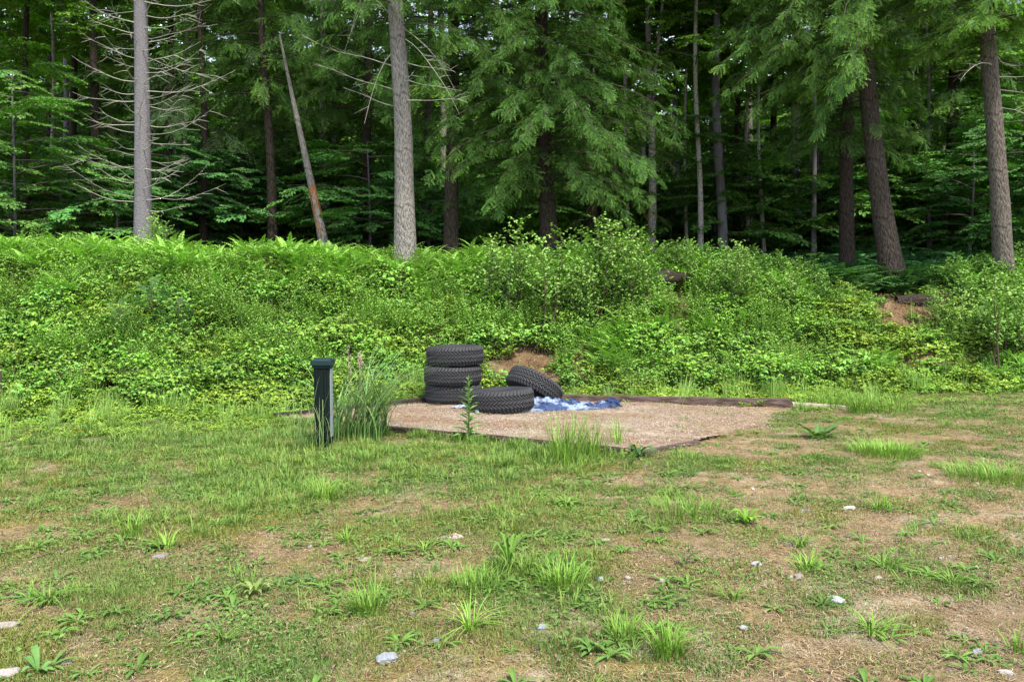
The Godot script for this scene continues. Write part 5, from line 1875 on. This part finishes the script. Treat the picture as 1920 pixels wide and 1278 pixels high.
	for i in S.size():
		var w = S[i]
		var p0 := at(w[1], w[2], w[3])
		var o := thing("sapling", w[0], "sapling", Vector3(p0.x, height(p0.x, -w[3]) - 0.02, -w[3]))
		var n := 5 if w[4] > 1.0 else 3
		var inst: Array = [Inst.new(), Inst.new(), Inst.new()]
		for k in n:
			var s: float = w[4] * rf(0.85, 1.25)
			var off: Vector3 = Vector3(rf(-0.3, 0.3), 0, rf(-0.25, 0.25)) * float(w[4])
			var t := Color(1.05, 1.05, 1.0) * rf(0.85, 1.15)
			inst[k % 3].put(Basis.from_euler(Vector3(rf(-0.15, 0.15), rf(0, TAU), rf(-0.15, 0.15))).scaled(Vector3.ONE * s), off, t)
		for k in 3:
			mass("leafy_stem", inst[k], K.sap_big[k], o)
	# bluish pine shrub low on the left of the bank
	var pines := [["feathery bluish-green young pine in the middle of the bank's left half", 285, 620, 12.6, 1.0], ["second feathery young pine right of the other on the bank", 335, 640, 12.3, 0.8], ["small young pine low on the left bank", 225, 640, 12.4, 0.75]]
	for w in pines:
		var p0 := on_ground(w[1], w[2])
		var o := thing("young_pine", w[0], "shrub", p0)
		var ins := Inst.new()
		for k in 16:
			var a := k * 2.4
			var u := k / 16.0
			var d := Vector3(cos(a), 0.55 + u * 1.2, sin(a)).normalized()
			var xx := Vector3.UP.cross(d).normalized()
			var s: float = w[4] * lerpf(0.6, 0.4, u)
			ins.put(Basis(xx * s, d.cross(xx) * s, d * s), Vector3(0, u * 0.65 * w[4], 0), Color(2.3, 2.7, 2.2))
		mass("crown", ins, K.bough_dark, o)
		var tk := MB.new()
		tk.tube(PackedVector3Array([Vector3(0, -0.1, 0), Vector3(0.01, 0.4, 0), Vector3(0, 0.9 * w[4], 0)]), PackedFloat32Array([0.016, 0.012, 0.004]), 6, col(0.1, 0.07, 0.05))
		part("trunk", tk.mesh(M.twig), o)
	# stump pile on the crest
	var sp0 := at(1255, 480, 16.4)
	var sp := Vector3(sp0.x, height(sp0.x, -16.4) + 0.08, -16.4)
	var pile := thing("rotten_stump", "rotten reddish-brown stump chunk with a dark jagged slab on the crest", "stump", sp)
	mb = MB.new()
	mb.tube(PackedVector3Array([Vector3(-0.3, 0.1, 0), Vector3(-0.1, 0.27, 0.02), Vector3(0.04, 0.33, 0.03), Vector3(0.16, 0.34, 0.03)]), PackedFloat32Array([0.2, 0.19, 0.13, 0.03]), 11, Color.WHITE, 2, 1, 0.22, 3)
	part("stump_chunk", mb.mesh(M.bark_red), pile)
	mb = MB.new()
	mb.tube(PackedVector3Array([Vector3(-0.1, 0.2, 0.14), Vector3(0.1, 0.24, 0.14), Vector3(0.3, 0.3, 0.12), Vector3(0.42, 0.34, 0.12)]), PackedFloat32Array([0.08, 0.09, 0.07, 0.01]), 8, Color.WHITE, 2, 1, 0.3, 5)
	part("dark_slab", mb.mesh(M.bark_dark), pile)
	# uprooted log by the leaning trunk
	var lg0 := at(1715, 545, 16.0)
	var lg := thing("fallen_log", "short dark fallen log at the foot of the leaning trunk", "log", Vector3(lg0.x, height(lg0.x, -16.0) + 0.1, -16.0))
	mb = MB.new()
	mb.tube(PackedVector3Array([Vector3(-0.35, 0, 0), Vector3(0, 0.03, 0.02), Vector3(0.4, 0.0, 0.05)]), PackedFloat32Array([0.1, 0.12, 0.09]), 9, Color.WHITE, 2, 1, 0.15, 2)
	part("trunk", mb.mesh(M.bark_dark), lg)
	# stones
	var ST := [
		["long white stone on the brown dirt near the bottom right", 1569, 1128, Vector3(0.075, 0.035, 0.10), Color(0.62, 0.64, 0.66), 0.6],
		["flat grey stone nearest the bottom edge left of centre", 726, 1236, Vector3(0.10, 0.04, 0.08), Color(0.42, 0.44, 0.46), 0.2],
		["small pale round stone left of the dark weed tuft", 1418, 1062, Vector3(0.065, 0.04, 0.05), Color(0.55, 0.52, 0.5), 0.0],
		["small bluish-white stone below the spiky tuft", 1395, 1184, Vector3(0.045, 0.03, 0.035), Color(0.55, 0.6, 0.6), 0.4],
		["bright white stone chip beside the leafy tuft on the right", 1594, 955, Vector3(0.10, 0.04, 0.05), Color(0.8, 0.8, 0.77), 0.1],
		["pinkish broken stone between the paired tufts and white stone", 1498, 1086, Vector3(0.07, 0.035, 0.05), Color(0.42, 0.32, 0.27), 0.9],
		["pale flat stone half out of the left edge", 14, 1178, Vector3(0.13, 0.03, 0.07), Color(0.5, 0.42, 0.34), 0.1],
		["pinkish-white stone in the bottom left corner", 12, 1272, Vector3(0.11, 0.04, 0.07), Color(0.6, 0.52, 0.47), 0.2],
		["slim pale stone near the bottom left", 118, 1249, Vector3(0.075, 0.02, 0.03), Color(0.5, 0.48, 0.43), 0.2],
		["pale stone chip near the bottom right corner", 1886, 1263, Vector3(0.06, 0.025, 0.035), Color(0.62, 0.57, 0.5), -0.2],
		["grey speckled stone in the bottom middle", 1016, 1180, Vector3(0.055, 0.03, 0.045), Color(0.42, 0.42, 0.45), 0.5],
		["small mauve stone left of the pale-bladed tuft", 820, 1204, Vector3(0.05, 0.03, 0.045), Color(0.36, 0.32, 0.34), 0.3],
		["grey flat stone sunk in dirt on the right above the paired tufts", 1510, 958, Vector3(0.10, 0.02, 0.05), Color(0.4, 0.4, 0.42), 0.1],
		["grey stone low on the right beyond the white stone", 1832, 1228, Vector3(0.055, 0.03, 0.04), Color(0.4, 0.38, 0.36), 0.3],
		["tan stone chip above the long white stone", 1648, 1088, Vector3(0.05, 0.03, 0.035), Color(0.58, 0.5, 0.36), 0.3],
		["pale grey stones' largest, in the grass at left", 300, 1048, Vector3(0.09, 0.03, 0.06), Color(0.36, 0.34, 0.33), 0.3],
		["white stone in moss by the upper centre tufts", 1135, 1016, Vector3(0.075, 0.035, 0.05), Color(0.55, 0.5, 0.44), 0.3],
		["white quartz stone below the single tall leaf", 1125, 1092, Vector3(0.05, 0.035, 0.035), Color(0.6, 0.6, 0.58), 0.3],
	]
	var sn := 0
	for w in ST:
		sn += 1
		var p := on_ground(w[1], w[2])
		var o := MeshInstance3D.new()
		o.name = numbered("stone")
		o.mesh = stone_mesh(100 + sn, w[3], w[4] * 0.45)
		o.transform = Transform3D(Basis(Vector3.UP, w[5]), p + Vector3(0, w[3].y * 0.2, 0))
		add_child(o)
		tag(o, w[0], "stone")
	# the half-buried board and a few twigs
	var b0 := on_ground(672, 1052)
	var b1 := on_ground(862, 1006)
	timber(b0 + Vector3(0, -0.045, 0), b1 + Vector3(0, -0.042, 0), 0.05, 0.10, "pale half-buried board lying slantwise in the left middle ground", 8, M.board, "buried_board", "board", "")
	var TW := [["thin dark twig lying on the bare dirt at left", 255, 1190, 280, 1170, 0.006], ["dark twig beside the white stone", 1480, 1135, 1505, 1148, 0.007], ["short brown stick right of the pinkish stone", 1605, 1090, 1640, 1098, 0.007], ["pale twig on the mossy ground near the left edge", 60, 1050, 130, 1030, 0.004]]
	for w in TW:
		var a := on_ground(w[1], w[2])
		var b := on_ground(w[3], w[4])
		mb = MB.new()
		var q := b - a
		mb.tube(PackedVector3Array([Vector3(0, 0.008, 0), q * 0.4 + Vector3(0.01, 0.016, 0.01), q * 0.75 + Vector3(-0.006, 0.014, 0), q + Vector3(0, 0.008, 0)]), PackedFloat32Array([w[5], w[5] * 0.9, w[5] * 0.8, w[5] * 0.4]), 6, col(0.11, 0.085, 0.06))
		var o := part("twig", mb.mesh(M.twig), self)
		o.name = numbered("twig")
		o.position = a
		tag(o, w[0], "twig")
	# yellow flowers by the left grass
	var fy := col(0.4, 0.3, 0.012)
	var FL := [["yellow-flowered weed in the grass at the left edge", 62, 838], ["small yellow-flowered weed right of the left edge one", 150, 836], ["yellow-flowered weed in front of the pad's left part", 715, 775], ["tiny yellow flower by the pad's near corner", 1183, 876], ["yellow-green flowering weed at the foot of the left bank", 170, 812]]
	for w in FL:
		var p := on_ground(w[1], w[2])
		var o := thing("yellow_flower", w[0], "flower", p, "yellow wildflowers")
		mb = MB.new()
		var pm := MB.new()
		for i in 7:
			var a := rf(0, TAU)
			var t := Vector3(cos(a) * rf(0, 0.1), rf(0.12, 0.26), sin(a) * rf(0, 0.1))
			mb.tube(PackedVector3Array([Vector3.ZERO, t * 0.5, t]), PackedFloat32Array([0.003, 0.0025, 0.002]), 4, col(0.08, 0.15, 0.03))
			for k in 3:
				var ld := Vector3(cos(a + k * 2.0), 0.3, sin(a + k * 2.0)).normalized()
				mb.leaf(t * rf(0.2, 0.8), ld, ld.cross(Vector3.UP), Vector3.UP, 0.05, 0.015, col(0.08, 0.16, 0.03), col(0.13, 0.22, 0.04))
			for k in 6:
				var ld := Vector3(cos(k * 1.05), 0.35, sin(k * 1.05)).normalized()
				pm.leaf(t, ld, ld.cross(Vector3.UP), Vector3.UP, 0.02, 0.012, fy, fy)
		part("stems", mb.mesh(M.leaf), o)
		part("petals", pm.mesh(M.leaf), o).set_meta("kind", "stuff")
	# the weathered post cut by the left edge
	var lp := on_ground(-4, 765)
	var lo := thing("fence_post", "weathered brown wooden post stub at the picture's left edge", "post", Vector3(lp.x, lp.y, lp.z))
	mb = MB.new()
	prism(mb, 0.09, 0.09, -0.1, 0.5, 0.01, Color.WHITE, 0.085, 0.085)
	part("shaft", mb.mesh(M.timber), lo)

func big_leaf(az: float, l: float, rise: float, w: float, c0: Color, c1: Color) -> ArrayMesh:
	var mb := MB.new()
	var out := Vector3(cos(az), 0, sin(az))
	var side := Vector3(-out.z, 0, out.x)
	var prev := Vector3.ZERO
	var pw := 0.006
	var n := 9
	for k in n:
		var s := (k + 1.0) / n
		var flat := 1.0 / sqrt(1.0 + rise * rise)
		var p := out * l * s * flat + Vector3.UP * l * (rise * s * flat - 0.25 * s * s)
		var ww := w * pow(sin(PI * clampf(s * 0.78 + 0.2, 0.0, 1.0)), 0.8) if s > 0.25 else 0.01
		if k == n - 1: ww = 0.003
		var wav := sin(k * 2.3) * w * 0.08
		var m0 := prev - Vector3(0, pw * 0.15, 0)
		var m1 := p - Vector3(0, ww * 0.15, 0)
		mb.quad(prev - side * pw * 0.5, p - side * ww * 0.5 + Vector3(0, wav, 0), m1, m0, c0, c1)
		mb.quad(m0, m1, p + side * ww * 0.5 - Vector3(0, wav, 0), prev + side * pw * 0.5, c0, c1)
		prev = p
		pw = ww
	return mb.mesh(M.leaf)
